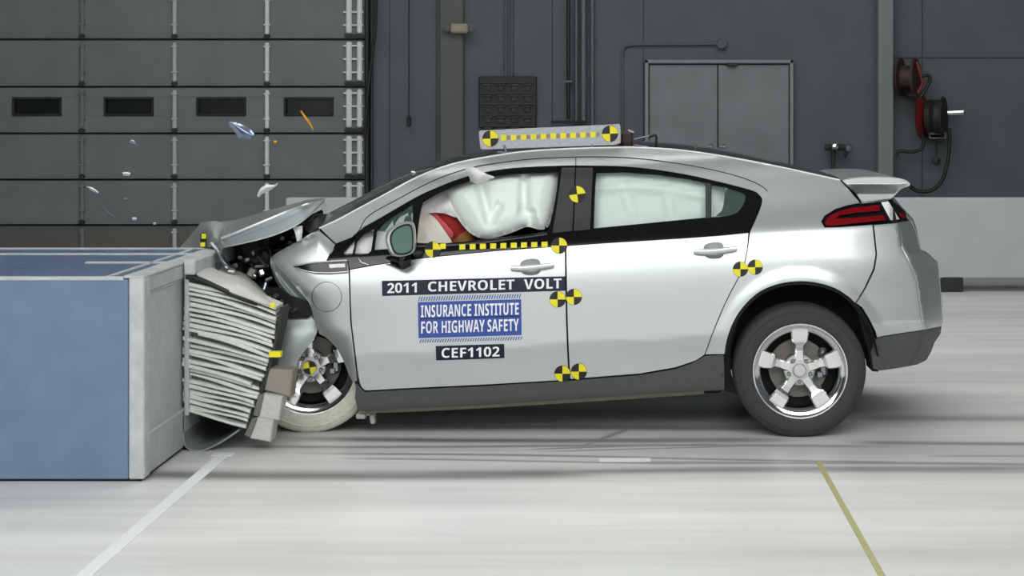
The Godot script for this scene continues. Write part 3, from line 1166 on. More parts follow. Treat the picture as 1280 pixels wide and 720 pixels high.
		side.prism(poly2, Vector3.ZERO, Basis.IDENTITY, -d0 - 0.02, -d0 - 0.14, 0.003)
		obj("shaded_block_side", side, M.iron if k else M.frame_dark, bo)  # darker strip painting the unlit left face of the block
		k += 1
	# curled flap under the honeycomb
	var fl := MB.new()
	var line := curve3(PackedVector3Array([P(230.5, 520, D), P(230.5, 540, D), P(231.5, 554, D), P(238, 561, D), P(250, 562.5, D), P(264, 558, D), P(282, 548, D), P(298, 537, D)]), 5)
	var l2 := PackedVector3Array()
	for p in line:
		l2.append(p + Vector3(0, 0, -0.9))
	fl.sheet([line, l2], 0.008, Vector3(0, 1, 0))
	obj("curled_flap", fl, M.grey_shard, o)
	var ym := MB.new()
	ym.bar(P(337, 442.5, D - 0.005), P(352, 442.5, D - 0.005), 0.05, 0.027)
	obj("yellow_marker", ym, M.yellow, o)
	var y := MB.new()
	y.box(P(341, 382, D - 0.03), Vector3(0.028, 0.022, 0.01))
	obj("yellow_marker", y, M.yellow, o)


# ---------------------------------------------------------------- pieces flying through the air
func shard(u: float, v: float, d: float, outline: Array, m: Material, label: String, bend := 0.03) -> void:
	# a torn sliver: outline in pixels about its own centre, curved across
	var top := PackedVector3Array()
	var n := outline.size() / 4
	var a := []
	var b := []
	var c := []
	for i in n:
		var p := Vector2(outline[i * 4], outline[i * 4 + 1])
		var q := Vector2(outline[i * 4 + 2], outline[i * 4 + 3])
		a.append(P(u + p.x, v + p.y, d))
		c.append(P(u + q.x, v + q.y, d + bend))
		b.append(P(u + (p.x + q.x) / 2.0, v + (p.y + q.y) / 2.0 - 0.4, d - bend * 0.4))
	var mb := MB.new()
	mb.sheet(refine([a, b, c], 3, 3), 0.004, Vector3(0, 0.2, 1))
	tag(obj("flying_fragment", mb, m), label, "debris", "crash fragments in the air")


func fragments() -> void:
	shard(301, 162, 9.0, [-18, -13, -18, -11, -10, -10, -14, -5, 0, -7, -6, 5, 10, -2, -2, 11, 17, 5, 12, 12], M.shard, "largest silvery blue shard in the air, below the middle window of the sectional door", 0.06)
	shard(383, 151, 9.0, [-8, -12, -6, -13, -3, -4, 0, -5, 3, 4, 6, 3, 8, 12, 9, 11], M.orange, "long orange sliver in the air in front of the right window of the sectional door", 0.02)
	shard(344, 177.5, 9.0, [-2, -1.5, -2, 1.5, 0, -2, 0, 2, 2.5, -1.5, 2, 1.5], M.orange, "tiny orange chip in the air beside a bright door stile", 0.01)
	shard(333, 237, 9.0, [-12, 8, -9, 10, -8, -1, -6, 6, 0, -6, 2, 2, 9, -6, 6, 0, 14, -8, 13, -5], M.shard_white, "ragged white shard in the air over the crumpled hood", 0.05)
	shard(166, 178, 9.2, [-5, -2, -4, 0, 0, -3, -1, 1, 4, 0, 3, 2, 6, 3, 5, 4], M.shard, "small curved pale chip in the air under the left dark door window", 0.02)
	shard(158, 217.5, 9.2, [-5, -2, -4, 2, 0, -2.5, 0, 2.5, 5, -1.5, 4, 2.5], M.shard_white, "small bright white chip in the air above the blue block, middle one of three", 0.015)
	shard(115.5, 236.5, 9.2, [-7, -4, -5, -1, 0, -2, -1, 2, 6, 2, 5, 5, 8, 4, 7, 5], M.shard_white, "small white chip in the air nearest the left edge", 0.02)
	shard(135, 262, 9.3, [-10, -10, -9, -7, -4, -3, -5, 0, 2, 4, 0, 6, 9, 8, 8, 10], M.grey_shard, "dull grey bent sliver in the air above the blue block", 0.03)
	shard(168, 273.5, 9.3, [-3, -1.5, -3, 1.5, 0, -2, 0, 2, 3, -1, 3, 1], M.shard_white, "tiny pale crumb in the air just above the blue block", 0.01)
	shard(157, 249.5, 9.3, [-2, -1.5, -2, 1.5, 0, -2, 0, 2, 2.5, -1, 2, 1.5], M.grey_shard, "tiny grey crumb in the air over the dull bent sliver", 0.01)
	shard(193, 279.5, 9.3, [-2, -1, -2, 1, 0, -1.5, 0, 1.5, 2, -1, 2, 1], M.shard_white, "tiniest pale speck in the air right over the door's bottom rail", 0.01)
	shard(519, 218, 9.3, [-5, -4, -5, 0, -1, -4, -1, 2, 3, 0, 2, 4, 6, 2, 5, 5], M.shard_white, "white chip in the air touching the edge of the windshield", 0.03)


# ---------------------------------------------------------------- the crash test dummy (a single skin from a distance field)
func field_mesh(bones: Array, lo: Vector3, hi: Vector3, cell: float, k := 0.03) -> MB:
	var dim := Vector3i(((hi - lo) / cell).ceil()) + Vector3i.ONE
	var val := PackedFloat32Array()
	val.resize(dim.x * dim.y * dim.z)
	for z in dim.z:
		for y in dim.y:
			for x in dim.x:
				val[(z * dim.y + y) * dim.x + x] = _field(bones, lo + Vector3(x, y, z) * cell, k)
	var id := {}
	var pos := PackedVector3Array()
	for z in dim.z - 1:
		for y in dim.y - 1:
			for x in dim.x - 1:
				var sum := Vector3.ZERO
				var cnt := 0
				for e in [[0, 1], [2, 3], [4, 5], [6, 7], [0, 2], [1, 3], [4, 6], [5, 7], [0, 4], [1, 5], [2, 6], [3, 7]]:
					var a := Vector3i(e[0] & 1, e[0] >> 1 & 1, e[0] >> 2)
					var b := Vector3i(e[1] & 1, e[1] >> 1 & 1, e[1] >> 2)
					var fa := val[((z + a.z) * dim.y + y + a.y) * dim.x + x + a.x]
					var fb := val[((z + b.z) * dim.y + y + b.y) * dim.x + x + b.x]
					if (fa < 0.0) != (fb < 0.0):
						sum += Vector3(a).lerp(Vector3(b), fa / (fa - fb))
						cnt += 1
				if cnt:
					id[Vector3i(x, y, z)] = pos.size()
					pos.append(lo + (Vector3(x, y, z) + sum / cnt) * cell)
	var nor := PackedVector3Array()
	for p in pos:
		var e := 0.004
		nor.append(Vector3(_field(bones, p + Vector3(e, 0, 0), k) - _field(bones, p - Vector3(e, 0, 0), k), _field(bones, p + Vector3(0, e, 0), k) - _field(bones, p - Vector3(0, e, 0), k), _field(bones, p + Vector3(0, 0, e), k) - _field(bones, p - Vector3(0, 0, e), k)).normalized())
	var mb := MB.new()
	for c in id:
		for ax in 3:
			var s := Vector3i.ZERO
			s[ax] = 1
			var f0 := val[(c.z * dim.y + c.y) * dim.x + c.x]
			var f1 := val[((c.z + s.z) * dim.y + c.y + s.y) * dim.x + c.x + s.x]
			if (f0 < 0.0) == (f1 < 0.0):
				continue
			var u := Vector3i.ZERO
			var w := Vector3i.ZERO
			u[(ax + 1) % 3] = 1
			w[(ax + 2) % 3] = 1
			var q := [c, c - u, c - u - w, c - w]
			if id.has(q[1]) and id.has(q[2]) and id.has(q[3]):
				var a: int = id[q[0]]; var b: int = id[q[1]]; var d: int = id[q[2]]; var e: int = id[q[3]]
				mb.tri(pos[a], pos[b], pos[d], nor[a], nor[b], nor[d])
				mb.tri(pos[a], pos[d], pos[e], nor[a], nor[d], nor[e])
	return mb


func _field(bones: Array, p: Vector3, k: float) -> float:
	var d := 1e9
	for b in bones:
		var a: Vector3 = b[0]
		var ab: Vector3 = b[1] - a
		var h := clampf((p - a).dot(ab) / maxf(ab.length_squared(), 1e-9), 0.0, 1.0)
		var e := p.distance_to(a + ab * h) - lerpf(b[2], b[3], h)
		var m := clampf(0.5 + 0.5 * (e - d) / k, 0.0, 1.0)
		d = lerpf(e, d, m) - k * m * (1.0 - m)
	return d


func dummy() -> void:
	var sh := C(550, 265, 0.46)       # near shoulder
	var el := C(583, 301, 0.4)        # near elbow
	var wr := C(530, 315, 0.5)
	var hip := C(640, 372, 0.5)
	var mid := Vector3(0, 0, -0.17)
	var neck := C(572, 266, 0.63)
	var head := C(556, 249, 0.63)
	var o := thing("person", "seated dummy figure in a red and pink shirt behind the airbags in the front window", "person", Vector3(hip.x, hip.y - 0.12, hip.z - 0.17))
	var body := [
		[hip + mid + Vector3(0, 0, 0.09), hip + mid + Vector3(0, 0, -0.09), 0.13, 0.13],
		[hip + mid, neck + Vector3(0.03, -0.12, 0), 0.14, 0.15],
		[sh + Vector3(0.03, -0.01, -0.03), sh + Vector3(0.03, -0.01, -0.31), 0.07, 0.07],
		[neck + Vector3(0.02, -0.04, 0), head, 0.06, 0.06],
		[head + Vector3(-0.01, 0.0, 0), head + Vector3(0.02, 0.05, 0), 0.078, 0.09],
		[head + Vector3(-0.085, 0.0, 0), head + Vector3(-0.095, -0.012, 0), 0.012, 0.016],
		[head + Vector3(-0.05, -0.06, 0), head + Vector3(-0.03, -0.03, 0), 0.04, 0.05],
		[sh, el, 0.055, 0.045], [el, wr, 0.045, 0.032], [wr, wr + Vector3(-0.09, 0.02, -0.02), 0.036, 0.024],
		[hip + Vector3(0, 0, -0.08), hip + Vector3(-0.45, 0.05, -0.06), 0.09, 0.065],
		[hip + Vector3(-0.45, 0.05, -0.06), hip + Vector3(-0.62, -0.3, -0.06), 0.062, 0.045],
		[hip + Vector3(0, 0, -0.26), hip + Vector3(-0.45, 0.05, -0.28), 0.09, 0.065],
		[hip + Vector3(-0.45, 0.05, -0.28), hip + Vector3(-0.62, -0.3, -0.28), 0.062, 0.045]]
	obj("body", field_mesh(body, hip + Vector3(-0.75, -0.42, -0.5), Vector3(hip.x + 0.2, head.y + 0.2, hip.z + 0.16), 0.022), M.dummy, o)
	var shirt := [
		[hip + mid, neck + Vector3(0.03, -0.12, 0), 0.15, 0.162],
		[sh + Vector3(0.03, -0.01, -0.03), sh + Vector3(0.03, -0.01, -0.31), 0.08, 0.08],
		[sh, sh.lerp(el, 0.68), 0.067, 0.062]]
	obj("shirt", field_mesh(shirt, hip + Vector3(-0.5, -0.2, -0.42), Vector3(hip.x + 0.2, neck.y + 0.06, hip.z + 0.16), 0.022), M.red_shirt, o)
	var cuff := [[sh.lerp(el, -0.2) + Vector3(-0.036, -0.01, 0.02), sh.lerp(el, 0.66) + Vector3(-0.036, -0.01, 0.02), 0.046, 0.042]]
	obj("sleeve", field_mesh(cuff, sh + Vector3(-0.2, -0.25, -0.1), sh + Vector3(0.2, 0.12, 0.12), 0.014), M.shirt, o)


# ---------------------------------------------------------------- the car
var BODY := pts([150, 0.52, 180, 0.44, 200, 0.355, 215, 0.285, 240, 0.222, 275, 0.138, 310, 0.046, 320, 0.036, 332, 0.025, 346, 0.0155, 362, 0.009, 385, 0.0045, 408, 0.003, 420, 0.001, 427, 0.0, 434, 0.006, 450, 0.024, 480, 0.05, 495, 0.062, 515, 0.12, 560, 0.2])
var EDGE := pts([230, 1112, 283, 1123, 310, 1127, 325, 1135, 350, 1145, 400, 1152, 412, 1154, 440, 1146, 470, 1132])
var TAIL := pts([230, 1136, 249, 1134, 275, 1139, 290, 1145, 315, 1150, 319, 1158, 331, 1172, 350, 1174, 385, 1177, 405, 1178, 418, 1176, 430, 1168, 445, 1161, 456, 1152, 470, 1140])


func W(u: float, v: float) -> float:
	var w := hermite(BODY, v + 0.06 * (u - 700.0))
	if u < 560.0:
		w += 0.075 * pow((560.0 - u) / 220.0, 2.0)
	if u > 940.0:
		var e := linear(EDGE, v)
		var x := minf(u, e)
		w += 0.11 * pow((x - 940.0) / (e - 940.0), 2.0)
		if u > e:
			w += (u - e) * 0.36 / maxf(6.0, linear(TAIL, v) - e)
	var ax := Vector2((u - 1000.0) / 96.0, (v - 453.0) / 101.0).length()
	if v < 470.0 and ax < 1.2:
		w -= 0.01 * (1.0 - smoothstep(1.03, 1.2, ax))
	return w


func on_body(off: float) -> Callable:
	return func(u: float, v: float) -> float: return W(u, v) + off


# one pressed part on the near flank and, if wanted, its twin on the far one
func skin(called: String, outline: PackedVector2Array, m: Material, off := 0.0, step := 7.0, holes := [], both := false, rim := 0.025, gap := 0.6) -> MeshInstance3D:
	var mb := panel(outline, on_body(off), step, holes, rim, gap)
	var o := obj(called, mb, m, car)
	if both:
		obj(called, mb.mirrored(ZC), m, car)
	return o


func arch() -> PackedVector2Array:
	return curve(pts([906, 443, 909, 425, 917, 403, 930, 383, 950, 365, 975, 355, 1001, 352, 1026, 355, 1050, 364, 1070, 381, 1084, 402, 1093, 425, 1098, 446]), 5)


func target(u: float, v: float, r: float, off := 0.0, turn := 0.0, wf = null, parent: Node3D = null) -> void:
	var f: Callable = on_body(off - 0.003) if wf == null else wf
	var f2 := func(a: float, b: float) -> float: return f.call(a, b) - 0.0012
	var home := parent if parent else car
	var o := obj("photo_target", panel(circle(u, v, r, 28), f, 5.0, [], 0.003, 0.0), M.target_black, home)
	for q in [-PI / 2, PI / 2]:
		var w := PackedVector2Array([Vector2(u, v)])
		w.append_array(circle(u, v, r * 0.97, 9, q + turn, q + turn + PI / 2))
		obj("yellow_quarter", panel(w, f2, 5.0, [], 0.001, 0.0), M.yellow, o)


func lettering(text: String, u0: float, u1: float, vb: float, cap: float, slope: float, wf: Callable, m: Material, parent: Node3D) -> void:
	var font := SystemFont.new()
	font.font_names = PackedStringArray(["Droid Sans"])
	font.font_weight = 700
	var tm := TextMesh.new()
	tm.text = text
	tm.font = font
	tm.font_size = 64
	tm.depth = 0.0
	tm.pixel_size = 0.01
	var a := tm.get_mesh_arrays()
	var vs: PackedVector3Array = a[Mesh.ARRAY_VERTEX]
	var ix: PackedInt32Array = a[Mesh.ARRAY_INDEX]
	var lo := Vector3(1e9, 1e9, 0)
	var hi := -lo
	for p in vs:
		lo = lo.min(p)
		hi = hi.max(p)
	var mb := MB.new()
	var at := PackedVector3Array()
	for p in vs:
		var u := lerpf(u0, u1, (p.x - lo.x) / (hi.x - lo.x))
		var v := vb - cap * (p.y - lo.y) / (hi.y - lo.y) + slope * (u - u0)
		at.append(C(u, v, wf.call(u, v)))
	for k in range(0, ix.size(), 3):
		var z := Vector3(0, 0, 1)
		mb.tri(at[ix[k]], at[ix[k + 1]], at[ix[k + 2]], z, z, z)
	obj("lettering", mb, m, parent)


func wheel(center: Vector3, tire: Material, parent: Node3D, turn := 0.0, flip := false) -> MeshInstance3D:
	var I := Basis.IDENTITY
	var b := MB.new()
	b.lathe(PackedVector2Array([Vector2(0.236, -0.1), Vector2(0.226, -0.09), Vector2(0.226, 0.07), Vector2(0.234, 0.09), Vector2(0.24, 0.098), Vector2(0.238, 0.103), Vector2(0.233, 0.102), Vector2(0.228, 0.095), Vector2(0.214, 0.09), Vector2(0.203, 0.085), Vector2(0.197, 0.074), Vector2(0.194, -0.09)]), Vector3.ZERO, I, 56)
	var o := obj("wheel", b, M.chrome, parent, false)
	o.position = center - car.position
	if flip:
		o.rotation.y = PI
	var t := MB.new()
	t.lathe(PackedVector2Array([Vector2(0.228, 0.088), Vector2(0.238, 0.101), Vector2(0.25, 0.107), Vector2(0.275, 0.1095), Vector2(0.292, 0.108), Vector2(0.294, 0.1105), Vector2(0.299, 0.1105), Vector2(0.301, 0.106), Vector2(0.316, 0.1), Vector2(0.327, 0.09), Vector2(0.333, 0.076), Vector2(0.334, 0.05), Vector2(0.326, 0.048), Vector2(0.326, 0.04), Vector2(0.334, 0.038), Vector2(0.334, 0.006), Vector2(0.326, 0.004), Vector2(0.326, -0.004), Vector2(0.334, -0.006), Vector2(0.334, -0.038), Vector2(0.326, -0.04), Vector2(0.326, -0.048), Vector2(0.334, -0.05), Vector2(0.333, -0.076), Vector2(0.316, -0.1), Vector2(0.275, -0.1095), Vector2(0.228, -0.088)]), Vector3.ZERO, I, 72)
	obj("tire", t, tire, o, false)
	for k in 5:
		var a := TAU * k / 5.0 + PI / 2.0 + turn
		# half width and front height along the spoke, from the rim in to the hub
		var st := [[0.219, 0.047, 0.088], [0.2, 0.045, 0.09], [0.16, 0.042, 0.088], [0.142, 0.038, 0.085], [0.126, 0.024, 0.078], [0.1, 0.0215, 0.072], [0.05, 0.026, 0.068]]
		var s := MB.new()
		var x := Vector3(cos(a), sin(a), 0)
		var y := Vector3(-sin(a), cos(a), 0)
		for i in st.size() - 1:
			var p = st[i]
			var q = st[i + 1]
			var e := 0.006
			var A := []
			for g in [[p, 1.0], [q, 1.0], [q, -1.0], [p, -1.0]]:
				var c: Vector3 = x * g[0][0]
				A.append([c + y * g[1] * (g[0][1] - e) + Vector3(0, 0, g[0][2]), c + y * g[1] * g[0][1] + Vector3(0, 0, g[0][2] - e), c + y * g[1] * (g[0][1] + 0.004) + Vector3(0, 0, 0.02)])
			s.quad(A[0][0], A[1][0], A[2][0], A[3][0], Vector3(0, 0, 1))
			s.quad(A[0][0], A[1][0], A[1][1], A[0][1], y + Vector3(0, 0, 1))
			s.quad(A[2][0], A[3][0], A[3][1], A[2][1], -y + Vector3(0, 0, 1))
			s.quad(A[0][1], A[1][1], A[1][2], A[0][2], y)
			s.quad(A[2][1], A[3][1], A[3][2], A[2][2], -y)
			s.quad(A[0][2], A[1][2], A[2][2], A[3][2], Vector3(0, 0, -1))
		obj("spoke", s, M.chrome, o, false)
		var l := MB.new()
		var la := a + PI / 5.0
		l.lathe(PackedVector2Array([Vector2(0.012, 0.04), Vector2(0.011, 0.072), Vector2(0.006, 0.077), Vector2(0, 0.077)]), Vector3(cos(la), sin(la), 0) * 0.057, I, 10)
		obj("lug_nut", l, M.alloy, o, false)
	var h := MB.new()
	h.lathe(PackedVector2Array([Vector2(0.078, 0.03), Vector2(0.078, 0.056), Vector2(0.07, 0.064), Vector2(0.036, 0.066), Vector2(0.033, 0.08), Vector2(0.028, 0.085), Vector2(0, 0.086)]), Vector3.ZERO, I, 32)
	obj("hub", h, M.satin, o, false)
	var d := MB.new()
	d.lathe(PackedVector2Array([Vector2(0.0, -0.005), Vector2(0.075, -0.005), Vector2(0.08, -0.02), Vector2(0.148, -0.02), Vector2(0.148, -0.05), Vector2(0.0, -0.05)]), Vector3.ZERO, I, 40)
	obj("brake_disc", d, M.iron, o, false)
	var c := MB.new()
	c.box(Vector3(0.125, 0.03, -0.015), Vector3(0.05, 0.15, 0.06), I, 0.015)
	c.box(Vector3(0.108, -0.03, 0.005), Vector3(0.04, 0.04, 0.03), I, 0.01)
	obj("brake_caliper", c, M.alloy, o, false)
	var w := MB.new()
	w.lathe(PackedVector2Array([Vector2(0.205, -0.07), Vector2(0.1, -0.075), Vector2(0.0, -0.075)]), Vector3.ZERO, I, 32)
	obj("back_plate", w, M.black, o, false)
	return o


func strip3(line: PackedVector2Array, w0: float, w1: float, facing: Vector3) -> MB:
	var a := PackedVector3Array()
	var b := PackedVector3Array()
	for p in line:
		var q := C(p.x, p.y, w0)
		a.append(q)
		b.append(q - Vector3(0, 0, w1 - w0))
	var mb := MB.new()
	mb.sheet([a, b], 0.004, facing)
	return mb


func build_car() -> void:
	car = thing("car", "silver four-door hatchback with crushed nose and lettering on its front door", "car", Vector3(P(690, 0, DC).x, 0, ZC))
	body_shell()
	doors_and_glass()
	roof_and_tail()
	front_wreck()
	running_gear()
	cabin()
	signs()


func body_shell() -> void:
	var groove := curve(pts([412, 322, 424, 310, 438, 300, 449, 288, 456, 275, 467, 265.5, 500, 247.5, 530, 231.5, 560, 218.5, 590, 209.5, 620, 204, 660, 199.3, 700, 197, 740, 196, 780, 197, 820, 200.5, 860, 206.5, 900, 214.5, 930, 223, 950, 231.5, 962, 241]), 4)
	var edge := roof_edge()
	var ar := arch()
	# the side of the body: pillar, roof rail and rear quarter in one pressing
	var q := PackedVector2Array()
	q.append_array(edge)
	q.append_array(pts([1060, 235, 1076, 254, 1060, 257, 1045, 261.5, 1031, 270, 1027, 277, 1031, 284, 1050, 283.5, 1091, 280.5, 1093, 300, 1095, 318, 1092, 336, 1081, 360]))
	var back := PackedVector2Array()
	for p in ar:
		if p.x < 1068 and p.x > 905:
			back.append(p)
	back.reverse()
	q.append_array(pts([1069, 380]))
	q.append_array(back)
	q.append_array(pts([881, 443.5]))
	q.append_array(curve(pts([881, 443.5, 893, 411, 908, 376, 921, 351, 929, 335, 934, 312, 937, 291]), 4))
	q.append_array(curve(pts([937, 290.5, 946, 270, 951, 257, 952, 248, 946, 241.5]), 3))
	var gr := PackedVector2Array()
	for p in groove:
		if p.x > 446 and p.x < 961:
			gr.append(p)
	gr.reverse()
	q.append_array(gr)
	q.append_array(pts([440, 297, 420, 305, 411, 297]))
	skin("side_panel", q, M.paint, 0.0, 5.5, [], true)
	# upper door frames in body colour between the groove and the black window surround
	var f := PackedVector2Array()
	for p in groove:
		if p.x > 440:
			f.append(p)
	f.append_array(curve(pts([951, 246, 945, 240.5, 930, 235.5, 900, 228, 860, 219, 820, 212.5, 780, 208.5, 740, 207.5, 700, 207.5, 640, 210.5, 600, 217, 570, 225.5, 540, 237.5, 520, 247, 480, 270, 455, 284]), 4))
	skin("door_frame_rail", f, M.paint, 0.006, 6.0, [], true, 0.025, 0.5)
	var cutl := PackedVector2Array([Vector2(719.3, 197), Vector2(720.3, 197), Vector2(720.3, 207.5), Vector2(719.3, 207.5)])
	obj("shut_line", panel(cutl, on_body(0.003), 3.0, [], 0.002, 0.0), M.dark, car)
	# inner structure, dark behind every gap
	var s := PackedVector2Array()
	s.append_array(edge)
	s.append_array(pts([1074, 254, 1100, 256, 1118, 262, 1126, 300, 1140, 345, 1148, 405, 1101, 415, 1092, 395, 1076, 370, 1050, 350, 1026, 341, 1000, 338, 974, 341, 946, 352, 922, 372, 906, 400, 898, 438, 860, 452, 800, 464, 704, 474, 600, 480, 462, 485, 452, 440, 444, 400, 440, 335, 425, 318, 408, 300]))
	var holes := [pts([428, 318, 446, 297, 500, 262, 545, 240, 600, 222, 660, 216, 700, 214, 692, 262, 684, 291, 650, 296, 600, 302, 520, 306, 462, 317]), pts([745, 215, 780, 214, 820, 217, 860, 222, 900, 230, 932, 243, 930, 256, 920, 268, 905, 272, 840, 278, 742, 287])]
	skin("body_structure", s, M.black, 0.035, 12.0, holes, true, 0.04, 0.0)
	# wheel housing
	obj("wheel_housing", strip3(ar, 0.03, 0.42, Vector3(0, -1, 0)), M.black, car)
	var wb := MB.new()
	wb.prism(PackedVector2Array(Array(ar).map(func(p): var c := C(p.x, p.y, 0.4); return Vector2(c.x, c.y))), Vector3.ZERO, Basis.IDENTITY, -(DC + 0.4), -(DC + 0.42), 0.0)
	obj("wheel_housing", wb, M.black, car)
	var ins := PackedVector2Array()
	for p in ar:
		ins.append(p)
	var inner := ar.duplicate()
	inner.reverse()
	for p in inner:
		ins.append(Vector2(1000 + (p.x - 1000) * 0.965, 453 + (p.y - 453) * 0.965))
	obj("arch_lip", panel(ins, on_body(0.02), 4.0, [], 0.06, 0.0), M.black, car)
	for q2 in [[896, 440, 905, 415, 921, 388, 928, 388, 918, 415, 913, 440, 914, 466, 922, 493, 906, 489, 903, 465], [1066, 372, 1084, 392, 1096, 420, 1100, 440, 1098, 465, 1090, 464, 1086, 440, 1078, 412]]:
		obj("wheel_housing", panel(pts(q2), func(_u, _v): return 0.13, 6.0, [], 0.2, 0.0), M.black, car)
	# the same housings on the far flank
	obj("wheel_housing", strip3(ar, 0.03, 0.42, Vector3(0, -1, 0)).mirrored(ZC), M.black, car)
	# rear bumper
	var b := pts([1092, 281, 1123.4, 278.5, 1127, 310, 1135, 325, 1145, 350, 1152, 400, 1154, 412.5, 1097, 421.5, 1094, 414, 1087, 400, 1078, 385, 1070, 379, 1082, 360.5, 1093, 337, 1096, 318, 1094, 300])
	var b2 := pts([1123, 278.5, 1139, 276, 1145, 290, 1150, 314, 1158, 319, 1172, 331, 1174, 350, 1177, 385, 1178, 404, 1176, 408, 1154, 412.5, 1152, 400, 1145, 350, 1135, 325, 1127, 310])
	var bm := panel(b, on_body(0.0), 5.0, [], 0.025, 0.5)
	var corner := panel(b2, func(u, v): return W(maxf(u, linear(EDGE, v) + 0.7), v) - 0.008, 4.0, [], 0.025, 0.1)
	bm.v.append_array(corner.v)
	bm.n.append_array(corner.n)
	obj("rear_bumper", bm, M.paint, car)
	obj("rear_bumper", bm.mirrored(ZC), M.paint, car)
	skin("reflector", pts([1160, 379, 1165, 373.5, 1173, 371, 1172.5, 376, 1166, 380]), M.red_lens, -0.004, 3.0, [], false, 0.006, 0.0)
	skin("bumper_valance", pts([1097.5, 421.5, 1154, 412.5, 1176, 408, 1178, 405, 1176, 418, 1169, 428, 1164, 441, 1158, 451, 1146, 456.5, 1121, 461, 1100, 464, 1091, 461, 1088, 440, 1094, 424]), M.plastic, 0.008, 6.0, [], true)
	# sill
	var sill := pts([445, 478, 450, 483, 456, 489.5, 500, 487, 600, 482.5, 704, 476, 760, 471.5, 800, 468.5, 845, 460.5, 866, 453, 881, 444.5, 905, 443, 906, 465, 906, 488, 880, 489.5, 800, 494, 700, 501, 600, 507.5, 500, 512, 460, 515, 447, 514, 443, 497])
	skin("sill", sill, M.plastic, 0.004, 7.0, [], true, 0.05)
	var fl := MB.new()
	var a := PackedVector3Array()
	var c := PackedVector3Array()
	for p in [[449, 515.5], [520, 513], [600, 509], [700, 503], [800, 496.5], [880, 491]]:
		a.append(C(p[0], p[1] - 4, 0.16))
		c.append(C(p[0], p[1] + 1.5, 0.165))
	fl.sheet([a, c], 0.004, Vector3(0, 0, 1))
	obj("sill_flange", fl, M.beige, car)


func roof_edge() -> PackedVector2Array:
	return curve(pts([399, 285, 420, 275.5, 440, 265, 480, 243.5, 520, 222, 560, 206.5, 600, 197.5, 650, 189.5, 700, 186, 760, 184, 800, 184.2, 850, 187.5, 900, 194.5, 950, 203.5, 1000, 214, 1050, 225]), 4)


func handle(u: float, v: float, m: Material) -> void:
	# the cup is the hole cut in the door; the grip stands in front of it
	var cup := ring_shape(u, v)
	var bowl := func(a: float, b: float) -> float: return W(a, b) + 0.022 * clampf(1.0 - pow((a - u - 1) / 16.0, 2.0) - pow((b - v) / 12.0, 2.0), 0.0, 1.0) + 0.002
	obj("handle_cup", panel(cup, bowl, 3.0, [], 0.0, 0.0), m, car)
	var line := PackedVector3Array()
	for k in [[-25, 1, -0.005], [-23, 1, -0.022], [-10, 1.2, -0.032], [4, 0.4, -0.032], [18, -1.4, -0.026], [28, -2.6, -0.018], [30, -3, -0.004]]:
		line.append(C(u + k[0], v + k[1], W(u + k[0], v + k[1]) + k[2]))
	var crv := curve3(line, 4)
	obj("door_handle", tubed(crv, 0.0145, 0.008), m, car)


func tubed(line: PackedVector3Array, ry: float, rz: float) -> MB:
	var mb := MB.new()
	var m := line.size()
	for i in m - 1:
		for k in 10:
			var q := []
			for g in [[i, k], [i + 1, k], [i + 1, k + 1], [i, k + 1]]:
				var t := float(g[0]) / (m - 1)
				var f := sqrt(clampf(1.0 - pow(absf(t - 0.5) * 2.0, 4.0), 0.04, 1.0))
				var a: float = TAU * g[1] / 10.0
				q.append([line[g[0]] + Vector3(0, sin(a) * ry * f, cos(a) * rz * f), Vector3(0, sin(a) / ry, cos(a) / rz).normalized()])
			mb.tri(q[0][0], q[1][0], q[2][0], q[0][1], q[1][1], q[2][1])
			mb.tri(q[0][0], q[2][0], q[3][0], q[0][1], q[2][1], q[3][1])
	return mb


func ring_shape(u: float, v: float) -> PackedVector2Array:
	return curve(pts([u - 13, v - 1, u - 11, v - 7, u - 4, v - 10, u + 8, v - 10.5, u + 12, v - 7, u + 13, v - 1, u + 12, v + 6, u + 7, v + 9.5, u - 4, v + 10, u - 10, v + 7]), 3, true)


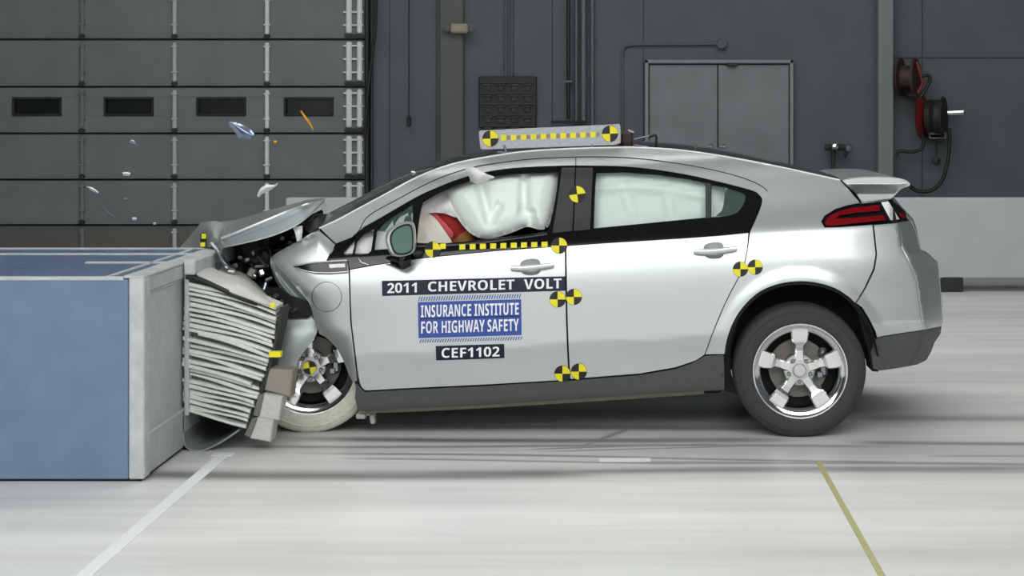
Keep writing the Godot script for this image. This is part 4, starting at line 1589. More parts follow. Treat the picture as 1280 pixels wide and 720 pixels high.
func doors_and_glass() -> void:
	var fd := pts([437, 337, 470, 331, 530, 322.3, 620, 313.5, 702, 307.5])
	fd.append_array(pts([706.5, 307.2, 707, 350, 708, 400, 709.5, 440, 711.5, 474.5, 704, 475.5, 600, 481.5, 500, 486.2, 460, 488.5]))
	fd.append_array(curve(pts([456, 488, 450.5, 482, 446.5, 462, 442.5, 430, 439, 400, 437.5, 360]), 3))
	skin("front_door", fd, M.paint, 0.0, 8.0, [ring_shape(663, 334)], false)
	obj("front_door", panel(fd, on_body(0.0), 12.0, [], 0.025).mirrored(ZC), M.paint, car)
	handle(663, 334, M.paint)
	var rd := pts([707.5, 307.2, 760, 303.5, 850, 298, 900, 294.3, 936, 290.5])
	rd.append_array(curve(pts([936, 291, 934, 312, 929, 335, 921, 351, 908, 376, 893, 411, 881, 443.5]), 4))
	rd.append_array(pts([870, 451, 845, 459.5, 800, 467.5, 760, 470.5, 712.5, 474.3, 710.5, 440, 709, 400, 708, 350]))
	skin("rear_door", rd, M.paint, 0.0, 8.0, [ring_shape(892, 313.5)], false)
	obj("rear_door", panel(rd, on_body(0.0), 12.0, [], 0.025).mirrored(ZC), M.paint, car)
	handle(892, 313.5, M.paint)
	# black surround of the side windows, with its openings
	var out := curve(pts([409, 325, 414, 316, 424, 305.5, 440, 294, 455, 284.5, 480, 270.5, 520, 247.5, 540, 238, 570, 226, 600, 217.3, 640, 211, 700, 208, 740, 208, 780, 209, 820, 213, 860, 219.5, 900, 228.5, 930, 236, 945, 241, 951, 248, 950, 257, 945, 270, 936, 290]), 3)
	out.append_array(pts([900, 294, 850, 297.7, 760, 303.2, 700, 307.3, 620, 313.2, 530, 322, 470, 330.7, 437, 336.5, 435, 326]))
	var w1 := pts([426.5, 318.5, 427.5, 311, 437, 301.5, 444, 296, 443, 307, 440.5, 319])
	var w2 := pts([443, 318.6, 446, 303, 454, 294, 467.5, 286.5, 466, 300, 464, 313.5, 460, 317])
	var w3 := pts([468, 312.5, 471, 290, 480, 279, 500, 266, 516, 256, 516, 280, 513.5, 306, 490, 311])
	var w4 := curve(pts([521, 303, 522, 290, 525, 268, 529, 253]), 3)
	w4.append_array(pts([545, 243.5, 570, 232, 600, 223, 640, 217.8, 698, 215.5]))
	w4.append_array(curve(pts([698.5, 216.5, 694, 250, 687, 281, 683, 290.5]), 3))
	w4.append_array(pts([652, 294.5, 600, 301, 560, 304, 525, 304]))
	var w5 := pts([745.5, 216.5, 780, 215.5, 820, 218.5, 860, 224, 882, 228.5, 882, 272, 840, 276, 790, 281, 742, 285.5, 742.5, 250])
	var w6 := curve(pts([889.5, 231.5, 905, 234, 925, 240, 932, 244.5, 929, 256, 920, 266.5, 905, 270.5, 889, 271.5]), 2)
	var holes := [w1, w2, w3, w4, w5, w6]
	skin("window_surround", out, M.gloss_black, 0.005, 7.0, holes, true, 0.03, 0.2)
	# satin covers of the middle pillar
	skin("pillar_cover", curve_line(pts([702, 209.5, 719, 209.3, 715.5, 289, 690, 291.5, 695, 262, 699, 235])), M.trim_black, 0.001, 6.0, [], false, 0.006, 0.3)
	skin("pillar_cover", pts([720, 209.3, 741.5, 209.5, 739.5, 250, 738, 287, 717, 289]), M.trim_black, 0.001, 6.0, [], false, 0.006, 0.3)
	skin("window_bar", pts([882.5, 228, 889, 229.5, 888.5, 272.5, 882, 273]), M.trim_black, 0.001, 4.0, [], false, 0.004, 0.2)
	skin("window_sill_trim", pts([522, 306.5, 560, 305.5, 600, 302.5, 652, 296.2, 684, 291.8, 684, 293.6, 652, 298.2, 600, 304.7, 560, 307.8, 522, 309]), M.alloy, 0.0, 4.0, [], false, 0.006, 0.0)
	skin("rear_door_glass", w5, M.glass, 0.012, 9.0, [], false, 0.0, -1.5)
	skin("corner_glass", w6, M.glass, 0.012, 9.0, [], false, 0.0, -1.5)
	skin("quarter_glass", w3, M.glass, 0.012, 9.0, [], false, 0.0, -1.5)
	# door mirror, knocked round to face the side
	var base := MB.new()
	base.sheet(refine([[C(482, 322, W(482, 322)), C(500, 319, 0.06), C(516, 317, W(516, 318))], [C(486, 320, -0.02), C(500, 318, -0.05), C(514, 315, -0.03)], [C(488, 330, -0.02), C(502, 336, -0.05), C(514, 332, -0.03)], [C(482, 331, W(482, 331)), C(502, 336, 0.04), C(518, 329, W(518, 329))]], 4, 4), 0.004, Vector3(0, 0, 1))
	obj("mirror_foot", base, M.gloss_black, car)
	var shell := curve(pts([481.5, 303, 482.5, 292, 489, 284.5, 501, 279, 512, 278, 516.5, 284, 518, 300, 517, 314, 509, 319.5, 496, 321, 487, 317]), 3, true)
	var sm := MB.new()
	var sp := PackedVector2Array()
	for p in shell:
		var c := C(p.x, p.y, -0.12)
		sp.append(Vector2(c.x, c.y))
	sm.prism(sp, Vector3.ZERO, Basis.IDENTITY, -(DC - 0.12), -(DC - 0.03), 0.012)
	obj("mirror_shell", sm, M.paint, car)
	var rimp := PackedVector2Array()
	var glp := PackedVector2Array()
	for p in shell:
		var q := Vector2(503.0, 299.5) + (p - Vector2(501.0, 299.5)) * Vector2(0.8, 0.9)
		var c := C(q.x, q.y, -0.121)
		rimp.append(Vector2(c.x, c.y))
		q = Vector2(503.4, 299.5) + (p - Vector2(501.0, 299.5)) * Vector2(0.7, 0.79)
		c = C(q.x, q.y, -0.124)
		glp.append(Vector2(c.x, c.y))
	var rm := MB.new()
	rm.prism(rimp, Vector3.ZERO, Basis.IDENTITY, -(DC - 0.123), -(DC - 0.11), 0.002)
	obj("mirror_rim", rm, M.gloss_black, car)
	var gm := MB.new()
	gm.prism(glp, Vector3.ZERO, Basis.IDENTITY, -(DC - 0.126), -(DC - 0.12), 0.001)
	obj("mirror_glass", gm, M.mirror, car)
	var tr := MB.new()
	tr.tube(curve3(PackedVector3Array([C(448, 323, W(448, 323) - 0.003), C(452, 328, W(452, 328) - 0.004), C(461, 331, W(461, 331) - 0.003)]), 4), 0.0035, 6)
	obj("chrome_curl", tr, M.chrome, car)


func curve_line(p: PackedVector2Array) -> PackedVector2Array:
	return p


func roof_and_tail() -> void:
	var st := roof_edge()
	var rows := []
	for p in st:
		var e := C(p.x, p.y, W(p.x, p.y) + 0.004)
		var bow := hermite(pts([399, 0.13, 480, 0.1, 560, 0.05, 620, 0.01, 850, 0.0, 1050, -0.02]), p.x)
		var rise := hermite(pts([399, 0.01, 560, 0.02, 700, 0.022, 900, 0.026, 1050, 0.01]), p.x)
		var row := PackedVector3Array()
		var f := far(e)
		for k in 25:
			var t := k / 24.0
			var s := absf(1.0 - 2.0 * t)
			row.append(e.lerp(f, t) + Vector3(-bow, rise, 0) * (1.0 - pow(s, 2.4)))
		rows.append(row)
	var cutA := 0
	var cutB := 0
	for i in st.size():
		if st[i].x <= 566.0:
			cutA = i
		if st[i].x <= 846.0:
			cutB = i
	var ws := MB.new()
	ws.sheet(rows.slice(0, cutA + 1), 0.0, Vector3(-0.4, 1, 0))
	obj("windshield", ws, M.windshield, car)
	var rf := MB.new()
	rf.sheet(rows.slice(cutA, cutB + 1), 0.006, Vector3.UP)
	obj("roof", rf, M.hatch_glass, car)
	var hg := MB.new()
	hg.sheet(rows.slice(cutB, rows.size()), 0.006, Vector3(0.3, 1, 0))
	obj("hatch_glass", hg, M.hatch_glass, car)
	# bright drip moulding along the roof edge
	var dm := PackedVector3Array()
	for p in st:
		var c := C(p.x, p.y + 0.4, W(p.x, p.y) - 0.001)
		dm.append(c)
	var mo := MB.new()
	mo.tube(dm, 0.006, 6)
	obj("roof_moulding", mo, M.paint, car)
	var mf := MB.new()
	mf.tube(dm, 0.006, 6)
	obj("roof_moulding", mf.mirrored(ZC), M.paint, car)
	var an := MB.new()
	an.tube(PackedVector3Array([C(869, 191, 0.6), C(870, 180, 0.6)]), 0.004, 6)
	obj("antenna", an, M.alloy, car)
	# spoiler with the upper hatch below it
	var up := curve(pts([1052.5, 225, 1062, 222, 1090, 220.5, 1118, 221.5, 1132, 225, 1137.5, 229.5]), 3)
	up.append_array(curve(pts([1136, 232.5, 1126, 236, 1119, 243, 1113, 248.5]), 3))
	up.append_array(pts([1090, 251.5, 1077, 253.5, 1068, 240, 1061, 234]))
	var sp := MB.new()
	var pr := PackedVector2Array()
	for p in up:
		var c := C(p.x, p.y, 0.31)
		pr.append(Vector2(c.x, c.y))
	sp.prism(pr, Vector3.ZERO, Basis.IDENTITY, -(DC + 0.29), 2.0 * ZC + DC + 0.29, 0.003)
	var cap := panel(pts([1053, 225.5, 1066, 223, 1090, 222, 1118, 223, 1132, 227, 1135, 231, 1126, 235, 1118, 242.5, 1112, 248, 1090, 251, 1077, 253, 1068, 240, 1061, 234]), func(_u, v): return 0.2 + 0.02 * absf(v - 229.0) / 4.0 + 0.0016 * maxf(0.0, v - 229.0), 4.0, [], 0.1, 0.0)
	sp.v.append_array(cap.v)
	sp.n.append_array(cap.n)
	obj("spoiler", sp, M.paint, car)
	# the tail between the flanks
	var tail := []
	for v in [250.0, 262.0, 276.0, 290.0, 303.0, 315.0, 319.0, 331.0, 345.0, 360.0, 385.0, 404.0]:
		var u := linear(TAIL, v)
		if v < 276:
			u = lerpf(1117, 1139, (v - 250.0) / 26.0)
		var e := C(u, v, W(u, v) if v >= 276 else 0.42)
		var f := far(e)
		var row := PackedVector3Array()
		for k in 13:
			var t := k / 12.0
			row.append(e.lerp(f, t) + Vector3(0.05 * (1.0 - pow(absf(1.0 - 2.0 * t), 2.2)), 0, 0))
		tail.append(row)
	var tm := MB.new()
	tm.sheet(tail, 0.01, Vector3(1, 0, 0))
	obj("tailgate", tm, M.paint, car)
	# tail lamp
	var lamp := pts([1027.5, 277, 1031.5, 270, 1045, 262, 1060, 257.5, 1076, 254.2, 1100, 251.5, 1114, 249, 1124, 257, 1132, 265, 1134, 273.5, 1110, 276.5, 1070, 280.5, 1040, 283.5, 1031, 283.5])
	var lw := func(u: float, v: float) -> float: return W(minf(u, 1112.0), v) + 0.002 + maxf(0.0, u - 1112.0) * 0.012
	var tl := obj("tail_lamp", panel(lamp, lw, 5.0, [], 0.03, 0.3), M.gloss_black, car)
	var lf := func(u: float, v: float) -> float: return lw.call(u, v) - 0.012
	obj("red_lens", panel(curve_line(pts([1031, 278, 1036, 270.5, 1048, 264.5, 1064, 260, 1100, 256, 1100, 263.5, 1070, 266, 1050, 269, 1044, 273.5, 1070, 272, 1105, 269, 1107, 275, 1070, 279, 1040, 282.2, 1032, 281.5])), lf, 4.0, [], 0.006, 0.0), M.red_lens, tl)
	obj("red_lens", panel(pts([1122, 266, 1130, 266, 1132.5, 272, 1127, 273]), lf, 3.0, [], 0.006, 0.0), M.red_lens, tl)
	obj("clear_lens", panel(pts([1101.5, 253, 1110.5, 251.6, 1124.5, 274, 1113.5, 275.5]), lf, 4.0, [], 0.008, 0.0), M.white, tl)


func front_wreck() -> void:
	# fender with the round charging flap
	var fe := pts([337.5, 322, 343, 317.5, 352, 312, 372, 301, 388, 291.5, 398.5, 287.5, 410, 297.5, 419.5, 306, 413.5, 315.5, 408.5, 325.5])
	fe.append_array(pts([435, 326.5, 436.3, 345, 436.8, 360, 438, 400, 441.5, 430, 445.5, 462, 447, 476, 441, 479, 436.5, 470]))
	fe.append_array(curve(pts([436, 470, 430.5, 455, 422, 438, 413, 427.5, 405, 421, 399, 418]), 3))
	fe.append_array(pts([396.5, 411, 392, 399, 389, 388, 385, 376.5, 372, 362.5, 356, 344, 346, 333]))
	var fw := func(u: float, v: float) -> float:
		# above its shoulder the wing leans back only a little
		var lim := 319.0 - 0.06 * (u - 700.0)
		var w := lerpf(W(u, v), W(u, maxf(v, lim)) + 0.001 * maxf(0.0, lim - v), 1.0 - smoothstep(398.0, 424.0, u))
		# the wing rolls under towards the wheel and over the top towards the bonnet
		var edge := linear(pts([322, 337, 345, 357, 376, 386, 400, 392, 412, 397, 428, 413, 455, 431, 478, 440]), v)
		w += 0.05 * exp(-maxf(0.0, u - edge) / 9.0)
		var top := linear(pts([337, 322, 352, 312, 372, 301, 398, 288, 420, 306]), u)
		w += 0.05 * exp(-maxf(0.0, v - top) / 9.0) * (1.0 - smoothstep(395.0, 425.0, u))
		if v > 405.0:
			w += 0.03 * smoothstep(405.0, 440.0, v) * (1.0 - smoothstep(415.0, 442.0, u))
		return w
	obj("fender", panel(fe, fw, 5.0, [circle(408.5, 371, 19.0, 40)], 0.02, 0.5), M.paint, car)
	obj("charge_flap", panel(circle(408.5, 371, 18.1, 40), fw, 5.0, [], 0.01, 0.0), M.paint, car)
	var back := func(u: float, v: float) -> float: return fw.call(u, v) + 0.012
	obj("flap_recess", panel(circle(408.5, 371, 20.0, 40), back, 8.0, [], 0.0, 0.0), M.alloy, car)
	# dark side badge with bright edges
	var bf := func(u: float, v: float) -> float: return fw.call(u, v) - 0.004
	var bd := obj("side_vent", panel(curve(pts([366, 333, 385, 329.3, 410, 327.3, 434.5, 326]), 3) + pts([434.5, 341.5, 412, 343.2, 394, 342.6, 380, 338.8]), bf, 4.0, [], 0.006, 0.0), M.gloss_black, car)
	var lines := [[[370, 334.5, 380, 338, 394, 340.6, 414, 341, 434, 339.5], M.chrome], [[371, 331.5, 390, 328.4, 412, 326.8, 434, 325.6], M.paint]]
	for l in lines:
		var p3 := PackedVector3Array()
		for p in curve(pts(l[0]), 3):
			p3.append(C(p.x, p.y, fw.call(p.x, p.y) - 0.007))
		var t := MB.new()
		t.tube(p3, 0.0045, 6)
		obj("chrome_edge", t, l[1], bd)
	obj("pale_plate", panel(pts([411, 330.5, 431, 329.5, 431.5, 334, 412, 335]), func(u, v): return fw.call(u, v) - 0.008, 4.0, [], 0.003, 0.0), M.white, bd)
	# folded front of the wing, turned towards the barrier
	var s := MB.new()
	s.sheet(refine([
		[C(338, 323, 0.19), C(357, 345, 0.17), C(385, 377, 0.15), C(391, 398, 0.14), C(396, 414, 0.14)],
		[C(338, 331, 0.2), C(354, 351, 0.22), C(380, 382, 0.2), C(386, 402, 0.18), C(391, 420, 0.18)],
		[C(341, 341, 0.26), C(352, 356, 0.18), C(374, 386, 0.22), C(379, 410, 0.24), C(384, 430, 0.24)],
		[C(344, 350, 0.3), C(349, 360, 0.28), C(362, 391, 0.3), C(368, 420, 0.28), C(374, 447, 0.28)]], 5, 5), 0.004, Vector3(-1, 0, 1))
	obj("folded_fender", s, M.dull_paint, car)
	var s2 := MB.new()
	s2.sheet(refine([
		[C(388, 391, 0.15), C(397, 412, 0.13), C(386, 432, 0.11), C(373, 450, 0.1), C(369, 467, 0.1)],
		[C(370, 390, 0.16), C(378, 412, 0.11), C(370, 432, 0.09), C(361, 450, 0.09), C(356, 465, 0.09)],
		[C(352, 392, 0.2), C(356, 412, 0.12), C(350, 432, 0.1), C(344, 448, 0.1), C(341, 461, 0.1)],
		[C(346, 394, 0.32), C(343, 412, 0.25), C(339, 432, 0.2), C(335, 448, 0.2), C(331, 460, 0.2)]], 5, 5), 0.004, Vector3(-0.5, 0, 1))
	obj("fender_liner", s2, M.dull_paint, car)
	obj("hole_shade", panel(pts([331, 362, 346, 360, 364, 370, 383, 377, 391, 391, 384, 397, 350, 397, 340, 388]), func(u, _v): return 0.2 - minf(0.08, (u - 331.0) * 0.0024), 6.0, [], 0.02, 0.0), M.black, car)  # black panel painting the shade of the crushed hole, hides the tyre
	for q in [[350, 378, 9, 5, 0.4], [360, 386, 7, 6, -0.3], [345, 370, 6, 5, 0.1], [368, 388, 9, 4, 0.5]]:
		var tb := MB.new()
		tb.box(C(q[0], q[1], 0.12), Vector3(q[2], q[3], 8) * 0.004, Basis.from_euler(Vector3(0.3, -0.4, q[4])), 0.006)
		obj("torn_clip", tb, M.interior, car)
	# buckled bonnet
	var h := MB.new()
	h.sheet(refine([
		[C(280, 308, 0.13), C(303, 303.5, 0.1), C(338, 294.5, 0.08), C(368, 282, 0.09), C(389, 266.5, 0.16), C(405, 250.5, 0.42)],
		[C(279, 306, 0.18), C(302, 300.5, 0.16), C(338, 290.5, 0.15), C(367, 277.5, 0.16), C(388, 263.3, 0.22), C(405, 250, 0.43)],
		[C(277.5, 302, 0.23), C(301, 294.5, 0.23), C(336, 281.5, 0.23), C(365, 268, 0.24), C(387, 258, 0.3), C(405.5, 249.3, 0.47)],
		[C(276, 298, 0.18), C(300, 289, 0.17), C(334, 275, 0.17), C(364, 262.5, 0.2), C(386, 254.5, 0.28), C(406, 248.5, 0.5)]], 5, 4), 0.006, Vector3(0, 0.3, 1))
	h.sheet(refine([
		[C(276, 298, 0.18), C(300, 289, 0.17), C(334, 275, 0.17), C(364, 262.5, 0.2), C(386, 254.5, 0.28), C(406, 248.5, 0.5)],
		[C(277, 294, 0.3), C(300, 285, 0.3), C(334, 271.5, 0.3), C(364, 260.5, 0.34), C(386, 252.8, 0.44), C(406, 248, 0.6)],
		[C(280, 284, 0.7), C(300, 278.5, 0.7), C(334, 267.5, 0.7), C(362, 258.8, 0.75), C(386, 251.6, 0.85), C(405, 248, 0.9)],
		[C(274, 277, 1.05), C(300, 273.5, 1.1), C(332, 264.5, 1.1), C(360, 257.3, 1.15), C(384, 251, 1.2), C(404, 248.5, 1.2)],
		[C(270, 290, 1.6), C(300, 286, 1.6), C(334, 280, 1.6), C(364, 272, 1.6), C(390, 266, 1.6), C(410, 262, 1.5)]], 5, 4), 0.006, Vector3(0, 1, 0.6))
	obj("hood", h, M.paint, car)
	var hf := MB.new()
	var face := [
		[C(276, 298, 0.19), C(281, 283, 0.65), C(274, 277, 1.0), C(262, 276.5, 1.1), C(251, 278, 1.4)],
		[C(277, 303, 0.2), C(272, 293, 0.5), C(266, 286, 0.62), C(256, 284, 0.95), C(244, 287, 1.4)],
		[C(280, 309, 0.22), C(273, 303, 0.34), C(264, 298, 0.46), C(250, 295, 0.95), C(235, 298, 1.4)],
		[C(276, 314, 0.3), C(268, 310, 0.44), C(258, 308, 0.5), C(243, 308, 0.95), C(225, 309, 1.4)]]
	hf.sheet(refine(face, 2, 2), 0.006, Vector3(-0.6, 0.2, 1))
	obj("hood_front", hf, M.dull_paint, car)
	var tg := obj("photo_target", quad_board(C(250.5, 292, 0.5), C(258, 309, 0.5)), M.target_black, car)
	obj("yellow_quarter", quad_board(C(252, 292.5, 0.48), C(257.5, 298.5, 0.48)), M.yellow, tg)
	obj("yellow_quarter", quad_board(C(250.5, 303, 0.48), C(256.5, 308.5, 0.48)), M.yellow, tg)
	# bent bright strip hanging over the barrier
	var b := MB.new()
	b.sheet(refine([[C(262.5, 303.5, 0.08), C(270, 314, 0.06), C(277, 327, 0.05), C(284, 337, 0.05), C(293, 340, 0.1)], [C(267, 303, 0.1), C(274, 313, 0.08), C(281, 326, 0.07), C(288, 334, 0.06), C(295, 336, 0.1)], [C(272, 305, 0.16), C(277, 314, 0.14), C(283, 324, 0.12), C(291, 333, 0.1), C(297, 334, 0.14)]], 4, 3), 0.005, Vector3(0, 0, 1))
	obj("bent_strip", b, M.alloy, car)
	var cl := MB.new()
	cl.box(C(289.5, 338.5, 0.03), Vector3(0.04, 0.022, 0.03), Basis(Vector3(0, 0, 1), -0.1), 0.006)
	obj("chrome_clip", cl, M.chrome, car)
	var hose := MB.new()
	hose.tube(curve3(PackedVector3Array([C(273, 328, 0.04), C(272, 336, 0.02), C(268, 341, 0.03), C(263, 344, 0.06)]), 4), 0.012, 8)
	obj("torn_hose", hose, M.cable, car)
	# crushed engine bay
	var r := RandomNumberGenerator.new()
	r.seed = 77
	var bulk := MB.new()
	bulk.sheet(refine([
		[C(281, 306, 0.7), C(330, 292, 0.7), C(372, 276, 0.7), C(402, 262, 0.7)],
		[C(300, 335, 0.62), C(335, 325, 0.6), C(380, 310, 0.6), C(410, 300, 0.6)],
		[C(325, 372, 0.6), C(350, 365, 0.6), C(385, 350, 0.6), C(415, 340, 0.6)],
		[C(350, 410, 0.62), C(370, 410, 0.6), C(395, 410, 0.6), C(425, 410, 0.6)]], 4, 4), 0.02, Vector3(-0.2, 0.3, 1))
	obj("bulkhead", bulk, M.black, car)
	var mats := [M.dark, M.dark, M.black, M.frame_dark, M.dark, M.interior, M.iron]
	for i in 46:
		var t := r.randf()
		var u := lerpf(290, 386, t)
		var lo := linear(pts([285, 303, 330, 292, 366, 279, 388, 268, 400, 262]), u) + 6.0
		var hi := linear(pts([285, 318, 300, 338, 315, 352, 330, 372, 345, 390, 352, 388, 362, 345, 372, 305, 388, 292, 400, 285]), u)
		var v := lerpf(lo, maxf(hi, lo + 4.0), r.randf())
		var mb := MB.new()
		mb.box(C(u, v, r.randf_range(0.3, 0.6)), Vector3(r.randf_range(0.03, 0.1), r.randf_range(0.025, 0.08), r.randf_range(0.05, 0.14)), Basis.from_euler(Vector3(r.randf_range(-0.6, 0.6), r.randf_range(-0.8, 0.8), r.randf_range(-0.9, 0.9))), 0.008)
		obj("engine_component", mb, mats[r.randi() % mats.size()], car)
	for i in 7:
		var p := PackedVector3Array()
		var u := r.randf_range(292, 370)
		var v := linear(pts([285, 312, 330, 308, 370, 288]), u) + r.randf_range(0, 14)
		for k in 4:
			p.append(C(u + k * r.randf_range(5, 11), v + r.randf_range(-9, 9) + k * 2.0, r.randf_range(0.22, 0.36)))
		var mb := MB.new()
		mb.tube(curve3(p, 5), r.randf_range(0.006, 0.012), 7)
		obj("hose", mb, M.cable, car)
	for q in [[327, 341, 7, 9, 0.3, "chrome"], [331, 358, 4, 12, -0.3, "shard"], [316, 316, 5, 7, 0.2, "alloy"], [309, 325, 7, 5, 0.5, "alloy"], [327, 333, 18, 3, 0.05, "iron"], [318, 345, 5, 6, 0.9, "alloy"], [336, 349, 10, 4, 0.4, "iron"], [300, 322, 6, 4, -0.5, "iron"], [353, 298, 5, 5, 0.3, "iron"], [371, 288, 5, 4, 0.0, "iron"]]:
		var mb := MB.new()
		mb.box(C(q[0], q[1], 0.24), Vector3(q[2], q[3], 6) * 0.004, Basis.from_euler(Vector3(-0.4, 0.3, q[4])), 0.006)
		obj("broken_bracket", mb, M[q[5]], car)
	var wm := MB.new()
	wm.sheet(refine([[C(366, 284, 0.16), C(372, 283, 0.15), C(378, 282, 0.17)], [C(369, 292, 0.13), C(374, 291, 0.12), C(378, 290, 0.15)], [C(371, 302, 0.15), C(374, 301, 0.14), C(377, 299, 0.17)]], 4, 4), 0.006, Vector3(0, 0, 1))
	obj("lamp_fragment", wm, M.white, car)
	var cw := MB.new()
	cw.sheet(refine([[C(378, 282, 0.3), C(388, 276, 0.3), C(400, 270, 0.4), C(410, 268, 0.6)], [C(382, 288, 0.22), C(390, 284, 0.22), C(398, 280, 0.3), C(408, 274, 0.5)], [C(388, 291, 0.2), C(394, 289, 0.2), C(399, 286, 0.2), C(408, 279, 0.4)]], 4, 4), 0.006, Vector3(0, 1, 1))
	obj("cowl", cw, M.frame_dark, car)
	for k in 2:
		var wp := MB.new()
		wp.tube(curve3(PackedVector3Array([C(380 + k * 6, 281 - k * 3, 0.28), C(390 + k * 4, 270, 0.4), C(401 + k * 7, 269, 0.6)]), 4), 0.008, 6)
		obj("wiper_arm", wp, M.cable, car)


func quad_board(a: Vector3, b: Vector3) -> MB:
	var mb := MB.new()
	mb.span(Vector3(a.x, minf(a.y, b.y), a.z - 0.006), Vector3(b.x, maxf(a.y, b.y), a.z + 0.006), 0.002)
	return mb


func running_gear() -> void:
	var rc := P(1000.5, 466.5, DC + 0.03) + Vector3(0, 0, -0.1095)
	rc.y = 0.334
	wheel(rc, M.rubber, car)
	wheel(far(rc), M.rubber, car, 0.4, true)
	var fc := P(384.5, 470, DC + 0.17) + Vector3(0, 0, -0.1095)
	fc.y = 0.33
	var fw := wheel(fc, M.dusty_rubber, car, 0.06)
	fw.rotation.y = 0.08
	wheel(far(P(330, 470, DC + 0.03) + Vector3(0, 0, -0.1095)) * Vector3(1, 0, 1) + Vector3(0, 0.334, 0), M.rubber, car, 0.2, true)
	# hub target of the front wheel
	var hub := MB.new()
	hub.lathe(PackedVector2Array([Vector2(0.034, 0.086), Vector2(0.034, 0.094), Vector2(0.0, 0.094)]), Vector3.ZERO, Basis.IDENTITY, 24)
	obj("photo_target", hub, M.target_black, fw, false)
	for k in 2:
		var y := MB.new()
		var poly := PackedVector2Array([Vector2.ZERO])
		for i in 7:
			var a := 1.75 + k * PI + i * PI / 12.0
			poly.append(Vector2(cos(a), sin(a)) * 0.033)
		y.prism(poly, Vector3.ZERO, Basis.IDENTITY, 0.097, 0.094, 0.0)
		obj("yellow_quarter", y, M.yellow, fw, false)
	# front wheel well
	var well := MB.new()
	well.span(Vector3(C(372, 0, 0.45).x, 0.28, -(DC + 0.5)), Vector3(C(452, 0, 0.45).x, C(0, 395, 0.45).y, -(DC + 0.48)), 0.01)
	obj("wheel_housing", well, M.black, car)
	var lin := MB.new()
	lin.sheet(refine([[C(398, 416, 0.12), C(412, 424, 0.12), C(430, 448, 0.12), C(444, 480, 0.12), C(447, 512, 0.14)], [C(400, 410, 0.48), C(414, 420, 0.48), C(434, 446, 0.48), C(449, 480, 0.48), C(452, 512, 0.48)]], 4, 3), 0.006, Vector3(-1, -1, 0))
	obj("wheel_housing", lin, M.dark, car)
	# floor pan, axle, sub-frame
	var pan := MB.new()
	pan.span(Vector3(C(450, 0, 0).x, 0.2, -(DC + 1.63)), Vector3(C(906, 0, 0).x, 0.26, -(DC + 0.17)), 0.03)
	obj("floor_pan", pan, M.black, car)
	var pan2 := MB.new()
	pan2.span(Vector3(C(900, 0, 0).x, 0.34, -(DC + 1.4)), Vector3(C(1120, 0, 0).x, 0.4, -(DC + 0.42)), 0.03)
	obj("floor_pan", pan2, M.black, car)
	var axle := MB.new()
	axle.tube(PackedVector3Array([rc + Vector3(0, 0, -0.1), far(rc) + Vector3(0, 0, 0.1)]), 0.04, 10)
	axle.box(Vector3(rc.x - 0.2, 0.28, ZC), Vector3(0.12, 0.1, 1.1), Basis.IDENTITY, 0.02)
	obj("rear_axle", axle, M.dark, car)
	var tray := MB.new()
	tray.box(Vector3(C(560, 0, 0).x, 0.175, ZC), Vector3(0.9, 0.07, 0.7), Basis.IDENTITY, 0.02)
	tray.box(Vector3(C(760, 0, 0).x, 0.185, ZC), Vector3(0.5, 0.06, 0.9), Basis.IDENTITY, 0.02)
	obj("battery_tray", tray, M.dark, car)
	var br := MB.new()
	br.box(C(452, 519, 0.2), Vector3(0.05, 0.03, 0.06), Basis.IDENTITY, 0.006)
	br.box(C(466, 523, 0.2), Vector3(0.025, 0.05, 0.05), Basis(Vector3(0, 0, 1), 0.15), 0.006)
	br.box(C(459, 517, 0.21), Vector3(0.09, 0.015, 0.04), Basis.IDENTITY, 0.004)
	obj("jacking_bracket", br, M.facing, car)
	var sub := MB.new()
	sub.span(Vector3(C(330, 0, 0).x, 0.14, -(DC + 1.5)), Vector3(C(470, 0, 0).x, 0.34, -(DC + 0.52)), 0.03)
	obj("subframe", sub, M.black, car)


func pillow(outline: PackedVector2Array, w0: Callable, bulge: float, tufts: Array, step := 5.0) -> MB:
	# an inflated bag: thickness grows from the seam inwards, pinched along its stitched tufts
	var o := even(outline, 3.0)
	var th := func(u: float, v: float) -> float:
		var d := 1e9
		for i in o.size():
			d = minf(d, Geometry2D.get_closest_point_to_segment(Vector2(u, v), o[i], o[(i + 1) % o.size()]).distance_to(Vector2(u, v)))
		var b := bulge * sqrt(clampf(d / 22.0, 0.0, 1.0))
		for t in tufts:
			var q := Geometry2D.get_closest_point_to_segment(Vector2(u, v), Vector2(t[0], t[1]), Vector2(t[2], t[3])).distance_to(Vector2(u, v))
			b *= 1.0 - 0.45 * exp(-pow(q / 6.0, 2.0))
		return b
	var front := panel(outline, func(u, v): return w0.call(u, v) - th.call(u, v), step, [], 0.0, 0.0)
	var rear := panel(outline, func(u, v): return w0.call(u, v) + th.call(u, v) * 0.7, step * 1.6, [], 0.0, 0.0)
	for i in range(0, rear.v.size(), 3):
		front.tri(rear.v[i], rear.v[i + 1], rear.v[i + 2], -rear.n[i], -rear.n[i + 1], -rear.n[i + 2])
	return front


